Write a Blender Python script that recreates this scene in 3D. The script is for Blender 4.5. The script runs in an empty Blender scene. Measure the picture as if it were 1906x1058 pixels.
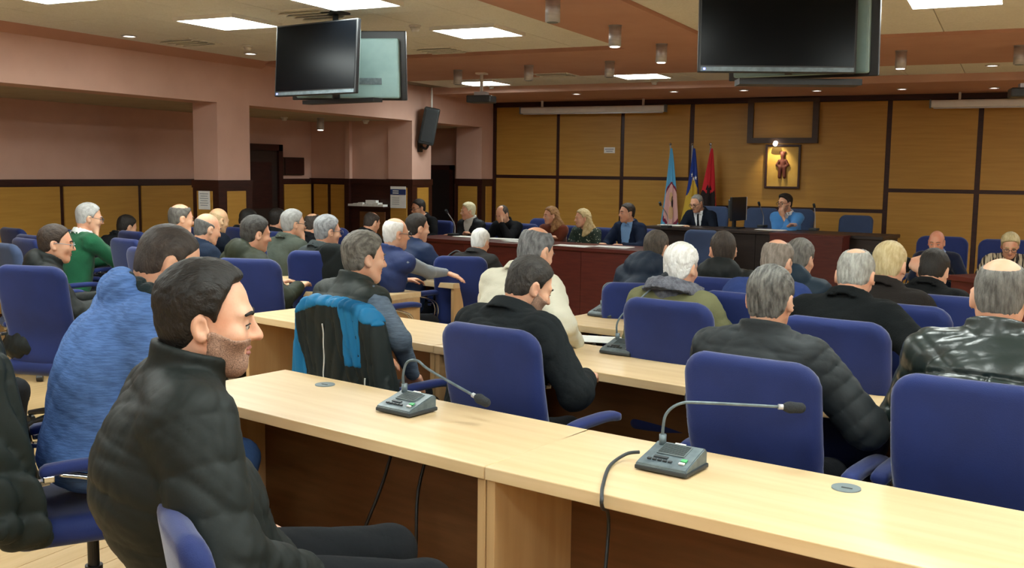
import bpy, bmesh, math, random
import numpy as np
from mathutils import Vector, Matrix

# ------------------------------------------------------------------ camera, world, light, exposure
scene = bpy.context.scene
COL = scene.collection
FPX, CXP, CYP, CAMZ = 1900.0, 953.0, 529.0, 1.62
YAW, PITCH, ROLL = math.radians(26.0), math.radians(6.34), 0.012
fw = Vector((-math.sin(YAW)*math.cos(PITCH), math.cos(YAW)*math.cos(PITCH), -math.sin(PITCH)))
r0 = Vector((math.cos(YAW), math.sin(YAW), 0)); u0 = r0.cross(fw)
rt = r0*math.cos(ROLL)+u0*math.sin(ROLL); up = rt.cross(fw)
camd = bpy.data.cameras.new('camera'); cam = bpy.data.objects.new('camera', camd); COL.objects.link(cam)
camd.sensor_width = 36.0; camd.lens = 36.0*FPX/1906.0; camd.clip_start = 0.05
m3 = Matrix((rt, up, -fw)).transposed(); cam.matrix_world = Matrix.Translation((0, 0, CAMZ)) @ m3.to_4x4()
scene.camera = cam
w = bpy.data.worlds.new('world'); scene.world = w; w.use_nodes = True
w.node_tree.nodes['Background'].inputs[0].default_value = (0.8, 0.9, 1, 1)
w.node_tree.nodes['Background'].inputs[1].default_value = 0.25
vs = scene.view_settings
vs.view_transform = 'Standard'; vs.look = 'None'; vs.gamma = 1; vs.use_curve_mapping = False; vs.exposure = 0.9
PANEL_POWER = 20.0

def atd(x, y, d):
    return Vector((0, 0, CAMZ)) + d*(rt*((x-CXP)/FPX) - up*((y-CYP)/FPX) + fw)
def atz(x, y, z):
    r = rt*((x-CXP)/FPX) - up*((y-CYP)/FPX) + fw
    return Vector((0, 0, CAMZ)) + r*((z-CAMZ)/r.z)

# ------------------------------------------------------------------ materials
def lin(c):
    if isinstance(c, str):
        c = tuple(int(c[i:i+2], 16)/255 for i in (0, 2, 4))
    return tuple((v/12.92 if v <= 0.04045 else ((v+0.055)/1.055)**2.4) for v in c)+(1,)
MATS = {}
def mat(key, col, rough=0.6, col2=None, nscale=8.0, stretch=(1, 1, 1), bump=0.0, bscale=60.0, bstretch=None, metal=0.0,
        sheen=0.0, spec=0.5, emit=0.0, sss=0.0, detail=4.0, contrast=(0.35, 0.65), coat=0.0, alpha=None):
    if key in MATS: return MATS[key]
    m = bpy.data.materials.new(key); m.use_nodes = True; nt = m.node_tree; b = nt.nodes['Principled BSDF']
    b.inputs['Base Color'].default_value = lin(col); b.inputs['Roughness'].default_value = rough
    b.inputs['Metallic'].default_value = metal; b.inputs['Specular IOR Level'].default_value = spec
    if sheen: b.inputs['Sheen Weight'].default_value = sheen; b.inputs['Sheen Roughness'].default_value = 0.4
    if coat: b.inputs['Coat Weight'].default_value = coat; b.inputs['Coat Roughness'].default_value = 0.15
    if emit: b.inputs['Emission Color'].default_value = lin(col); b.inputs['Emission Strength'].default_value = emit
    if sss:
        b.inputs['Subsurface Weight'].default_value = sss; b.inputs['Subsurface Radius'].default_value = (0.02, 0.008, 0.004)
        b.inputs['Subsurface Scale'].default_value = 0.5
    tc = nt.nodes.new('ShaderNodeTexCoord')
    if col2 is not None:
        mp = nt.nodes.new('ShaderNodeMapping'); mp.inputs['Scale'].default_value = stretch
        n = nt.nodes.new('ShaderNodeTexNoise'); n.inputs['Scale'].default_value = nscale; n.inputs['Detail'].default_value = detail
        r = nt.nodes.new('ShaderNodeValToRGB'); r.color_ramp.elements[0].color = lin(col); r.color_ramp.elements[1].color = lin(col2)
        r.color_ramp.elements[0].position, r.color_ramp.elements[1].position = contrast
        nt.links.new(tc.outputs['Object'], mp.inputs[0]); nt.links.new(mp.outputs[0], n.inputs['Vector'])
        nt.links.new(n.outputs['Fac'], r.inputs[0]); nt.links.new(r.outputs[0], b.inputs['Base Color'])
    if bump:
        mp2 = nt.nodes.new('ShaderNodeMapping'); mp2.inputs['Scale'].default_value = bstretch or (1, 1, 1)
        n2 = nt.nodes.new('ShaderNodeTexNoise'); n2.inputs['Scale'].default_value = bscale; n2.inputs['Detail'].default_value = 3
        bp = nt.nodes.new('ShaderNodeBump'); bp.inputs['Strength'].default_value = bump; bp.inputs['Distance'].default_value = 0.01
        nt.links.new(tc.outputs['Object'], mp2.inputs[0]); nt.links.new(mp2.outputs[0], n2.inputs['Vector'])
        nt.links.new(n2.outputs['Fac'], bp.inputs['Height']); nt.links.new(bp.outputs[0], b.inputs['Normal'])
    MATS[key] = m; return m
def fabric(c, kind='cloth'):
    k = kind+'_'+c
    if kind == 'leather': return mat(k, c, 0.33, bump=0.25, bscale=25, spec=0.6)
    if kind == 'nylon': return mat(k, c, 0.6, bump=0.12, bscale=40, spec=0.25)
    if kind == 'knit': return mat(k, c, 0.9, bump=0.35, bscale=90, bstretch=(1, 1, 5), sheen=0.25, spec=0.2)
    if kind == 'melange':
        cc = tuple(int(c[i:i+2], 16)/255 for i in (0, 2, 4)); d = tuple(v*0.84 for v in cc)
        return mat(k, cc, 0.9, col2=d, nscale=30, stretch=(0.8, 0.8, 8), bump=0.2, bscale=80, bstretch=(1, 1, 5), spec=0.2, contrast=(0.4, 0.6))
    if kind == 'wool': return mat(k, c, 0.95, bump=0.25, bscale=120, spec=0.15)
    return mat(k, c, 0.9, bump=0.2, bscale=60, spec=0.15)
M_PINK = mat('pink_plaster', 'd2ab9a', 0.85, bump=0.08, bscale=200, col2='cca493', nscale=3)
M_BROWN = mat('brown_paint', 'c29480', 0.8, col2='bc8d79', nscale=2)
M_TILE = mat('ceiling_tile', 'e8e6dc', 0.9, col2='dad7cc', nscale=60, bump=0.3, bscale=90, contrast=(0.3, 0.75))
M_CEILB = mat('ceiling_back', '8f8474', 0.9, col2='877c6d', nscale=6)
M_CORR = mat('corridor_ceiling', 'b5a892', 0.9, col2='ada089', nscale=4)
M_OAK = mat('oak_veneer', 'ba8c3e', 0.45, col2='b08237', nscale=3.5, stretch=(0.6, 0.6, 9), spec=0.4, detail=6)
M_DARKW = mat('wenge_trim', '2e1410', 0.4, col2='3a1a14', nscale=6, stretch=(1, 1, 6), spec=0.4)
M_DARKW2 = mat('wenge_frame', '3d2c22', 0.45, col2='453226', nscale=6, stretch=(1, 1, 6), spec=0.4)
M_MAHOG = mat('mahogany', '4e1c17', 0.38, col2='5c241c', nscale=5, stretch=(1, 1, 7), spec=0.5)
M_DGREY = mat('dark_walnut', '2a2220', 0.4, col2='332925', nscale=5, stretch=(1, 1, 7), spec=0.5)
M_MAPLE = mat('maple_top', 'dcc197', 0.34, col2='d3b587', nscale=2.5, stretch=(0.7, 9, 9), spec=0.45, detail=6)
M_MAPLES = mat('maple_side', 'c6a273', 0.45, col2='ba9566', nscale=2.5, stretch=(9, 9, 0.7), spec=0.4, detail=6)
M_MODEST = mat('walnut_panel', '6e4829', 0.5, col2='624022', nscale=4, stretch=(1, 1, 9), spec=0.4)
M_FLOOR = mat('floor_oak', 'c0a276', 0.4, col2='b59769', nscale=3, stretch=(9, 0.7, 1), spec=0.4, detail=6)
M_FLOOR2 = mat('floor_sub', '6b4a28', 0.7, col2='634525', nscale=4)
M_CHAIR = mat('blue_upholstery', '1a2b66', 0.72, col2='17265b', nscale=5, bump=0.12, bscale=300, sheen=0.3, spec=0.3)
M_CHAIRG = mat('greyblue_upholstery', '3a4a6c', 0.8, col2='354462', nscale=5, bump=0.12, bscale=300, sheen=0.2, spec=0.3)
M_CHROME = mat('chrome', 'd5d8dc', 0.15, metal=1.0, col2='c4c8cd', nscale=9)
M_STEEL = mat('brushed_steel', 'c3c3c6', 0.4, metal=0.45, col2='b4b4b7', nscale=12, stretch=(1, 1, 6))
M_BLACK = mat('black_plastic', '131416', 0.4, col2='18191b', nscale=20)
M_GUN = mat('gunmetal_plastic', '6f7d82', 0.38, col2='59666c', nscale=30, metal=0.25)
M_GUND = mat('dark_plastic', '2b3033', 0.45, col2='2f3437', nscale=30)
M_GREYP = mat('grey_plastic', '6e7a7c', 0.5, col2='687476', nscale=30)
M_FOAM = mat('foam', '22262a', 0.95, col2='2a2e32', nscale=200, bump=0.4, bscale=400)
M_WHITE = mat('white_paint', 'e6e4de', 0.5, col2='dedcd6', nscale=10)
M_PAPER = mat('paper', 'efefec', 0.8, col2='e8e8e4', nscale=14)
M_SCREEN = mat('tv_screen', '05070a', 0.22, col2='07090d', nscale=1, spec=0.12)
M_TVBACK = mat('tv_back', '86a19f', 0.45, col2='7c9795', nscale=6)
M_LIGHT = mat('led_panel', 'f2fbf6', 0.5, emit=PANEL_POWER)
M_LAMP = mat('downlight_lens', 'fff3e6', 0.5, emit=6.0)
M_LED = mat('blue_led', '6a7cff', 0.5, emit=4.0)
M_GREEN = mat('green_key', '4fae6a', 0.5, col2='48a563', nscale=30)
M_PRINT = mat('print_grey', '9aa0a6', 0.8, col2='8f959b', nscale=40)
M_NAVYP = mat('print_navy', '1c2f66', 0.8, col2='203470', nscale=20)

# ------------------------------------------------------------------ mesh helpers
def link(name, me, m, parent=None, smooth=False):
    if m is not None:
        me.materials.clear(); me.materials.append(m)
    o = bpy.data.objects.new(name, me); COL.objects.link(o)
    if parent is not None: o.parent = parent
    return o
def tag(o, label=None, cat=None, group=None, kind=None):
    if label: o['label'] = label
    if cat: o['category'] = cat
    if group: o['group'] = group
    if kind: o['kind'] = kind
    return o
def empty(name, loc=(0, 0, 0), rz=0.0, label=None, cat=None, group=None, kind=None):
    o = bpy.data.objects.new(name, None); COL.objects.link(o); o.location = loc; o.rotation_euler = (0, 0, rz)
    o.empty_display_size = 0.1
    return tag(o, label, cat, group, kind)
def bm_mesh(name, bm, smooth=False):
    me = bpy.data.meshes.new(name); bm.to_mesh(me); bm.free()
    if smooth: me.polygons.foreach_set('use_smooth', np.ones(len(me.polygons), bool))
    return me
def box_bm(bm, c, s, rot=None, bev=0.0):
    v = bmesh.ops.create_cube(bm, size=1.0)['verts']
    M = Matrix.Translation(c) @ (rot.to_4x4() if rot else Matrix.Identity(4)) @ Matrix.Diagonal((s[0], s[1], s[2], 1))
    bmesh.ops.transform(bm, matrix=M, verts=v)
    if bev:
        es = {e for x in v for e in x.link_edges}
        bmesh.ops.bevel(bm, geom=list(es), offset=bev, segments=2, affect='EDGES', profile=0.5)
def box(name, c, s, m, parent=None, rot=None, bev=0.0):
    bm = bmesh.new(); box_bm(bm, Vector(c), s, rot, bev); return link(name, bm_mesh(name, bm), m, parent)
def span(name, lo, hi, m, parent=None, bev=0.0):
    return box(name, [(a+b)/2 for a, b in zip(lo, hi)], [abs(b-a) for a, b in zip(lo, hi)], m, parent, None, bev)
def struct(o): o['kind'] = 'structure'; return o
def cyl_bm(bm, a, b, ra, rb=None, n=16):
    a, b = Vector(a), Vector(b); d = b-a
    M = Matrix.Translation((a+b)/2) @ d.to_track_quat('Z', 'Y').to_matrix().to_4x4()
    bmesh.ops.create_cone(bm, cap_ends=True, segments=n, radius1=ra, radius2=ra if rb is None else rb, depth=d.length, matrix=M)
def cyl(name, a, b, ra, m, parent=None, rb=None, n=16):
    bm = bmesh.new(); cyl_bm(bm, a, b, ra, rb, n)
    me = bm_mesh(name, bm, False)
    for p in me.polygons: p.use_smooth = len(p.vertices) == 4
    return link(name, me, m, parent)
def tube_bm(bm, pts, rad, n=8):
    P = [Vector(p) for p in pts]
    # Catmull-Rom
    Q = []
    for i in range(len(P)-1):
        p0, p1, p2, p3 = P[max(i-1, 0)], P[i], P[i+1], P[min(i+2, len(P)-1)]
        st = 6 if len(P) > 2 else 1
        for k in range(st):
            t = k/st
            Q.append(0.5*((2*p1)+(p2-p0)*t+(2*p0-5*p1+4*p2-p3)*t*t+(3*p1-p0-3*p2+p3)*t**3))
    Q.append(P[-1])
    rings = []; ref = Vector((0, 0, 1))
    for i, q in enumerate(Q):
        d = (Q[min(i+1, len(Q)-1)]-Q[max(i-1, 0)]).normalized()
        if abs(d.dot(ref)) > 0.95: ref = Vector((1, 0, 0)) if abs(d.x) < 0.9 else Vector((0, 1, 0))
        s = d.cross(ref).normalized(); t = s.cross(d).normalized(); ref = t
        r = rad if not callable(rad) else rad(i/(len(Q)-1))
        rings.append([bm.verts.new(q+r*(math.cos(a)*s+math.sin(a)*t)) for a in [2*math.pi*k/n for k in range(n)]])
    for i in range(len(rings)-1):
        for k in range(n):
            bm.faces.new((rings[i][k], rings[i][(k+1) % n], rings[i+1][(k+1) % n], rings[i+1][k]))
    bm.faces.new(rings[0][::-1]); bm.faces.new(rings[-1])
def tube(name, pts, rad, m, parent=None, n=8):
    bm = bmesh.new(); tube_bm(bm, pts, rad, n); return link(name, bm_mesh(name, bm, True), m, parent)
def copy_tree(o, parent=None):
    c = o.copy(); COL.objects.link(c); c.parent = parent
    for ch in list(o.children): copy_tree(ch, c)
    return c

# ------------------------------------------------------------------ signed-distance modelling
def A(*v): return np.array(v, np.float32)
def rc(P, a, b, ra, rb):
    a = np.asarray(a, np.float32); b = np.asarray(b, np.float32)
    ab = b-a; q = P-a; t = np.clip((q@ab)/max(float(ab@ab), 1e-9), 0, 1)
    q = q-t[:, None]*ab; return np.sqrt(np.einsum('ij,ij->i', q, q))-(ra+(rb-ra)*t)
def ell(P, c, r, R=None):
    q = P-np.asarray(c, np.float32)
    if R is not None: q = q@R
    r = np.asarray(r, np.float32); q = q/r
    k0 = np.sqrt(np.einsum('ij,ij->i', q, q)); q2 = q/r; k1 = np.sqrt(np.einsum('ij,ij->i', q2, q2))+1e-9
    return k0*(k0-1)/k1
def sph(P, c, r):
    q = P-np.asarray(c, np.float32); return np.sqrt(np.einsum('ij,ij->i', q, q))-r
def smin(a, b, k):
    h = np.clip(0.5+0.5*(b-a)/k, 0, 1); return b*(1-h)+a*h-k*h*(1-h)
def smax(a, b, k): return -smin(-a, -b, k)
def rbox(P, c, hs, r, R=None):
    q = P-np.asarray(c, np.float32)
    if R is not None: q = q@R
    q = np.abs(q)-(np.asarray(hs, np.float32)-r)
    return np.linalg.norm(np.maximum(q, 0), axis=1)+np.minimum(q.max(axis=1), 0)-r
def folds(P, seed, freq):
    g = np.random.RandomState(seed); out = 0
    for i in range(2):
        k1 = g.randn(3).astype(np.float32); k1 *= freq*(1+0.7*i)/np.linalg.norm(k1)
        k2 = g.randn(3).astype(np.float32); k2 *= 0.8*freq/np.linalg.norm(k2)
        k3 = g.randn(3).astype(np.float32); k3 *= 0.5*freq/np.linalg.norm(k3)
        out = out+(1-np.abs(np.sin(P@k1+1.6*np.sin(P@k2+i)+1.2*np.sin(P@k3))))**2
    return out*0.5
def sdf_mesh(name, f, lo, hi, h, smooth=True):
    lo = np.asarray(lo, np.float32); hi = np.asarray(hi, np.float32); B = 4
    n = np.maximum(np.ceil((hi-lo)/(B*h)).astype(int), 1)
    ax = [lo[i]+(np.arange(n[i])+0.5)*B*h for i in range(3)]
    G = np.stack(np.meshgrid(*ax, indexing='ij'), -1).reshape(-1, 3).astype(np.float32)
    dc = f(G).reshape(n)
    keep = np.abs(dc) < B*h*0.87*1.35+0.012
    rep = lambda a: a.repeat(B, 0).repeat(B, 1).repeat(B, 2)
    kc = rep(keep); N = n*B+1
    mask = np.zeros(N, bool)
    for i in (0, 1):
        for j in (0, 1):
            for k in (0, 1): mask[i:i+n[0]*B, j:j+n[1]*B, k:k+n[2]*B] |= kc
    D = np.pad(rep(dc), ((0, 1),)*3, mode='edge').astype(np.float32)
    idx = np.argwhere(mask)
    D[mask] = f((lo+idx*h).astype(np.float32))
    S = D < 0
    S[0] = S[-1] = False; S[:, 0] = S[:, -1] = False; S[:, :, 0] = S[:, :, -1] = False
    D = np.where(S, np.minimum(D, -1e-6), np.maximum(D, 1e-6))
    c = [S[i:N[0]-1+i, j:N[1]-1+j, k:N[2]-1+k] for i in (0, 1) for j in (0, 1) for k in (0, 1)]
    cnt = np.zeros(N-1, np.int8)
    for x in c: cnt += x
    act = (cnt > 0) & (cnt < 8); ci = np.argwhere(act)
    if len(ci) == 0: raise RuntimeError('empty '+name)
    ids = -np.ones(N-1, np.int64); ids[act] = np.arange(len(ci))
    V = np.zeros((len(ci), 3), np.float32); W = np.zeros(len(ci), np.float32)
    for a in range(3):
        o = [b for b in range(3) if b != a]
        for p in (0, 1):
            for q in (0, 1):
                off = np.zeros(3, int); off[o[0]] = p; off[o[1]] = q; e = ci+off; e2 = e.copy(); e2[:, a] += 1
                d0 = D[e[:, 0], e[:, 1], e[:, 2]]; d1 = D[e2[:, 0], e2[:, 1], e2[:, 2]]
                x = (d0 < 0) != (d1 < 0); t = np.where(x, d0/np.where(x, d0-d1, 1), 0)
                pt = np.tile(off.astype(np.float32), (len(ci), 1)); pt[:, a] += t
                V += pt*x[:, None]; W += x
    V = (ci+V/W[:, None])*h+lo
    quads = []
    for a in range(3):
        b, cc = (a+1) % 3, (a+2) % 3
        s0 = [slice(None)]*3; s1 = [slice(None)]*3; s0[a] = slice(0, N[a]-1); s1[a] = slice(1, N[a])
        x0 = S[tuple(s0)]; x1 = S[tuple(s1)]
        e = np.argwhere(x0 != x1); fl = x0[e[:, 0], e[:, 1], e[:, 2]]
        qs = []
        for (db, dd) in ((-1, -1), (0, -1), (0, 0), (-1, 0)):
            k = e.copy(); k[:, b] += db; k[:, cc] += dd; qs.append(ids[k[:, 0], k[:, 1], k[:, 2]])
        Q = np.stack(qs, 1); Q[~fl] = Q[~fl][:, ::-1]; quads.append(Q)
    Q = np.concatenate(quads); Q = Q[(Q >= 0).all(1)]
    return quad_mesh(name, V, Q, smooth)
def quad_mesh(name, V, Q, smooth=True):
    me = bpy.data.meshes.new(name)
    me.vertices.add(len(V)); me.vertices.foreach_set('co', np.asarray(V, np.float32).ravel())
    me.loops.add(Q.size); me.loops.foreach_set('vertex_index', np.asarray(Q, np.int32).ravel())
    me.polygons.add(len(Q)); me.polygons.foreach_set('loop_start', np.arange(0, Q.size, 4, dtype=np.int32))
    me.polygons.foreach_set('loop_total', np.full(len(Q), 4, np.int32))
    me.polygons.foreach_set('use_smooth', np.full(len(Q), smooth, bool))
    me.update(calc_edges=True); return me
def grid_mesh(name, fn, nu, nv, smooth=True):
    V = [fn(i/nu, j/nv) for j in range(nv+1) for i in range(nu+1)]
    Q = np.array([[j*(nu+1)+i, j*(nu+1)+i+1, (j+1)*(nu+1)+i+1, (j+1)*(nu+1)+i] for j in range(nv) for i in range(nu)])
    return quad_mesh(name, np.array(V), Q, smooth)
# ------------------------------------------------------------------ the room shell
YF, XB, XC = 15.1, -9.5, -7.72          # front wall, corridor back wall, colonnade face
ZC, ZCOR, ZLOW = 2.80, 2.31, 2.72       # main ceiling, corridor ceiling, lowered soffit
XR, YB = 4.6, -3.2
fl = struct(span('floor', (XB-0.2, YB, -0.15), (XR, YF, -0.003), M_FLOOR))
pm = None
for i in range(18):
    for j in range(4):
        y0 = 1.3+j*0.9+(0.45 if i % 2 else 0)-0.45
        if pm is None:
            o = box('plank', (0, 0, 0), (0.136, 0.896, 0.014), M_FLOOR, fl, bev=0.0015); pm = o.data
        else:
            o = bpy.data.objects.new('plank', pm); COL.objects.link(o); o.parent = fl
        o.location = (-3.6+i*0.139, y0, -0.007)
# front wall: wenge backing that shows as the dark joints, oak panels proud of it
wf = struct(span('wall_front', (XB, YF, 0), (XR, YF+0.2, ZC), M_DARKW))
def panel(parent, lo, hi, m=M_OAK, name='panel'):
    return span(name, lo, hi, m, parent, bev=0.004)
cols = [(-7.67, -6.60, 1.525), (-6.545, -5.515, 1.525), (-5.455, -4.42, 1.525), (-4.35, -1.625, 1.115), (-1.56, -0.475, 1.41), (-0.41, 0.68, 1.41), (0.745, 1.83, 1.41), (1.9, 3.0, 1.41), (3.06, 4.5, 1.41)]
for a, b, t in cols:
    panel(wf, (a, YF-0.018, t+0.026), (b, YF+0.01, 2.64)); panel(wf, (a, YF-0.018, 0.02), (b, YF+0.01, t-0.026))
span('crown_trim', (XC, YF-0.05, 2.645), (XR, YF+0.01, ZLOW), M_DARKW, wf)
span('corner_trim', (XC, YF-0.05, 0), (XC+0.05, YF+0.01, ZLOW), M_DARKW, wf)
# plaster over the corridor's end of the front wall
span('plaster', (XB, YF-0.02, 0), (-8.06, YF+0.01, ZCOR), M_PINK, wf)
# corridor back wall
wl = struct(span('wall_left', (XB-0.2, YB, 0), (XB, YF, ZC), M_PINK))
span('rail', (XB-0.01, YB, 1.39), (XB+0.035, 10.86, 1.465), M_DARKW, wl)
span('rail', (XB-0.01, 11.82, 1.39), (XB+0.035, 12.55, 1.465), M_DARKW, wl)
span('wainscot_backing', (XB-0.01, YB, 0), (XB+0.012, 12.55, 1.40), M_DARKW, wl)
y = 3.52
while y < 10.7:
    panel(wl, (XB+0.005, y, 0.06), (XB+0.03, min(y+1.075, 10.8), 1.385)); y += 1.13
panel(wl, (XB+0.005, 11.87, 0.06), (XB+0.03, 12.5, 1.385))
d1 = empty('door_1', (XB, 11.33, 0), kind='structure')
span('door_frame', (0.0, -0.47, 0), (0.07, -0.38, 1.95), M_DARKW, d1); span('door_frame', (0.0, 0.38, 0), (0.07, 0.47, 1.95), M_DARKW, d1)
span('door_frame', (0.0, -0.47, 1.86), (0.07, 0.47, 1.95), M_DARKW, d1)
dl = span('door_leaf', (0.0, -0.38, 0.01), (0.035, 0.38, 1.86), M_DGREY, d1); span('door_panel', (0.03, -0.25, 1.05), (0.045, 0.25, 1.7), M_DARKW, dl); span('door_panel', (0.03, -0.25, 0.2), (0.045, 0.25, 0.9), M_DARKW, dl)
cyl('door_handle', (0.06, 0.32, 1.0), (0.06, 0.2, 1.0), 0.01, M_STEEL, d1)
# wall that closes the corridor, with the niche
wn = struct(span('wall_niche', (XB, 12.55, 0), (-8.06, 12.75, ZCOR), M_PINK))
span('wainscot_backing', (XB, 12.535, 0), (-8.80, 12.56, 1.40), M_DARKW, wn); span('rail', (XB, 12.50, 1.40), (-8.06, 12.56, 1.475), M_DARKW, wn)
panel(wn, (-9.44, 12.52, 0.06), (-9.19, 12.54, 1.385)); panel(wn, (-9.13, 12.52, 0.06), (-8.88, 12.54, 1.385))
span('pilaster', (-8.84, 12.48, 1.475), (-8.76, 12.56, ZCOR), M_PINK, wn); span('pilaster_base', (-8.84, 12.46, 0), (-8.76, 12.56, 1.475), M_DARKW, wn)
span('niche_panel', (-8.76, 12.52, 0.0), (-8.06, 12.545, 1.40), M_DARKW, wn)
panel(wn, (-8.60, 12.50, 0.1), (-8.16, 12.53, 1.0), M_MODEST)
ns = tag(span('niche_shelf', (-8.74, 12.36, 1.06), (-8.1, 12.52, 1.08), M_DARKW), 'dark narrow shelf holding papers in the wall niche', 'shelf')
for i in range(7):
    h = 0.03+0.012*(i % 3)
    o = span('paper_stack', (-8.72+i*0.088, 12.38, 1.081), (-8.64+i*0.088, 12.5, 1.081+h), M_PAPER)
    tag(o, 'small stack of white papers on the niche shelf', 'papers', 'papers on the niche shelf')
o = span('paper_stack', (-8.44, 12.42, 1.117), (-8.26, 12.49, 1.17), M_PAPER); tag(o, 'tallest white paper stack in the middle of the niche shelf', 'papers')
# colonnade
def pillar(name, x0, x1, y0, y1, ztop):
    p = struct(span(name, (x0, y0, 0), (x1, y1, ztop), M_PINK))
    span('rail', (x0-0.02, y0-0.02, 1.395), (x1+0.02, y1+0.02, 1.48), M_DARKW, p)
    span('wainscot', (x0-0.012, y0-0.012, 0), (x1+0.012, y1+0.012, 1.40), M_DARKW, p)
    panel(p, (x0+0.05, y0-0.022, 0.08), (x1-0.07, y0, 1.36)); panel(p, (x1, y0+0.12, 0.08), (x1+0.022, y1-0.1, 1.36))
    return p
pillar('pillar_1', -8.06, XC, 8.56, 9.08, ZCOR); pillar('pillar_2', -8.12, XC, 12.53, 13.06, ZCOR)
pillar('pillar_3', -8.19, XC, 14.66, 15.09, ZCOR); pillar('pillar_4', -8.06, XC, 4.0, 4.5, ZCOR)
struct(span('wall_left_beam', (-8.06, YB, ZCOR), (XC, YF, ZC+0.05), M_PINK))
struct(span('ceiling_corridor', (XB, YB, ZCOR), (-8.06, YF, ZCOR+0.08), M_CORR))
d2 = empty('door_2', (-8.72, YF-0.02, 0), kind='structure')
span('door_leaf', (-0.2, -0.04, 0), (0.2, 0.0, 1.62), M_BLACK, d2); span('door_frame', (-0.27, -0.06, 0), (-0.2, 0, 1.70), M_DARKW, d2)
span('door_frame', (0.2, -0.06, 0), (0.27, 0, 1.70), M_DARKW, d2); span('door_frame', (-0.27, -0.06, 1.62), (0.27, 0, 1.70), M_DARKW, d2)
struct(span('wall_right', (XR, YB, 0), (XR+0.2, YF, ZC), M_PINK)); struct(span('wall_back', (XB, YB-0.2, 0), (XR, YB, ZC), M_PINK))
# ceiling: slab, tiles, brown bands, lowered soffit by the front wall
cl = struct(span('ceiling', (XC-0.4, YB, ZC+0.008), (XR, YF, ZC+0.12), M_CEILB))
bm = bmesh.new()
v = [bm.verts.new(p) for p in [(XC, YB, 2.73), (-7.56, YB, ZC+0.01), (XC, YB, ZC+0.01), (XC, 9.3, 2.73), (-7.56, 9.3, ZC+0.01), (XC, 9.3, ZC+0.01)]]
for f in ((0, 1, 2), (5, 4, 3), (0, 3, 4, 1), (1, 4, 5, 2), (2, 5, 3, 0)): bm.faces.new([v[k] for k in f])
struct(link('trim_1', bm_mesh('trim_1', bm), M_BROWN))
def band(n, lo, hi, m=M_BROWN): return struct(span(n, lo, hi, m))
band('trim_2', (XC, 9.25, ZC-0.03), (XR, 11.63, ZC+0.02)); band('trim_3', (-3.35, YB, ZC-0.03), (-2.45, 9.25, ZC+0.02))
band('trim_4', (XC, 13.05, ZLOW), (XR, YF, ZC+0.02), M_BROWN)
fa = band('trim_5', (XC, 13.03, ZLOW-0.01), (XR, 13.055, ZC+0.02), M_PINK)
tm = None
def tiles(x0, x1, y0, y1):
    global tm
    nx = int((x1-x0)/0.62)+1; ny = int((y1-y0)/0.62)+1
    for i in range(nx):
        for j in range(ny):
            cx, cy = x0+0.31+i*0.62, y0+0.31+j*0.62
            wx, wy = min(0.614, x1-(cx-0.307)), min(0.614, y1-(cy-0.307))
            if wx < 0.1 or wy < 0.1: continue
            if tm is None:
                o = box('ceiling_tile', (0, 0, 0), (0.614, 0.614, 0.016), M_TILE, cl, bev=0.003); tm = o.data
            else:
                o = bpy.data.objects.new('ceiling_tile', tm); COL.objects.link(o); o.parent = cl
            o.location = (cx-(0.614-wx)/2, cy-(0.614-wy)/2, ZC+0.006); o.scale = (wx/0.614, wy/0.614, 1)
tiles(-7.56, -3.35, 3.6, 9.25); tiles(-2.45, 1.9, 5.0, 9.25); tiles(-7.4, 1.4, 11.63, 13.03)

# ------------------------------------------------------------------ ceiling lights and fittings
def led_panel(x, y, label, group=None, s=0.6):
    r = empty('ceiling_light', (x, y, ZC-0.03), 0, label, 'ceiling light', group)
    for a in (0, 1):
        for q in (-1, 1):
            c = (q*(s/2-0.01), 0, 0.012) if a == 0 else (0, q*(s/2-0.01), 0.012)
            box('frame_bar', c, (0.02, s, 0.03) if a == 0 else (s-0.04, 0.02, 0.03), M_WHITE, r)
    box('diffuser', (0, 0, 0.008), (s-0.04, s-0.04, 0.014), M_LIGHT, r)
for x, y, l in [(-6.02, 4.98, 'square ceiling light panel cut by the top edge at far left'), (-5.76, 6.54, 'square ceiling light panel left of the angled black TV'),
                (-4.25, 6.0, 'square ceiling light panel cut by the top edge above the angled TV'), (-4.13, 7.76, 'square ceiling light panel right of the angled TV, by a smoke detector'),
                (-6.45, 12.24, 'square ceiling light panel behind the hanging projector pole'), (-4.12, 11.95, 'square ceiling light panel left of the large front TV'),
                (-0.42, 7.45, 'square ceiling light panel at the top right edge above the tiles')]:
    led_panel(x, y, l)
for x, y in [(-4.2, 4.3), (-4.2, 2.4), (-5.9, 3.2), (-5.9, 1.2), (-0.9, 4.0), (-0.9, 2.0), (1.1, 4.0), (1.1, 2.0), (1.3, 7.45), (2.9, 7.45), (2.9, 4.0), (2.9, 2.0), (-4.2, 0.4), (-1.0, 0.0), (1.1, 0.0), (1.3, 11.95), (2.9, 11.95), (-4.2, -1.6), (-1.0, -1.8), (1.1, -1.8)]:  # unseen panels added as fill light, continuing the ceiling layout
    led_panel(x, y, 'added square fill light panel outside the picture', 'added fill light panels outside the view')
def can(x, y, z, label, lit=False):
    r = empty('spotlight', (x, y, z), 0, label, 'spotlight', 'cylinder spotlights')
    cyl('canopy_plate', (0, 0, -0.006), (0, 0, 0.0), 0.055, M_STEEL, r); cyl('housing', (0, 0, -0.165), (0, 0, -0.006), 0.05, M_STEEL, r, n=24)
    cyl('lens', (0, 0, -0.169), (0, 0, -0.163), 0.037, M_LAMP if lit else M_GREYP, r, n=20)
ZB = ZC-0.03
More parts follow.
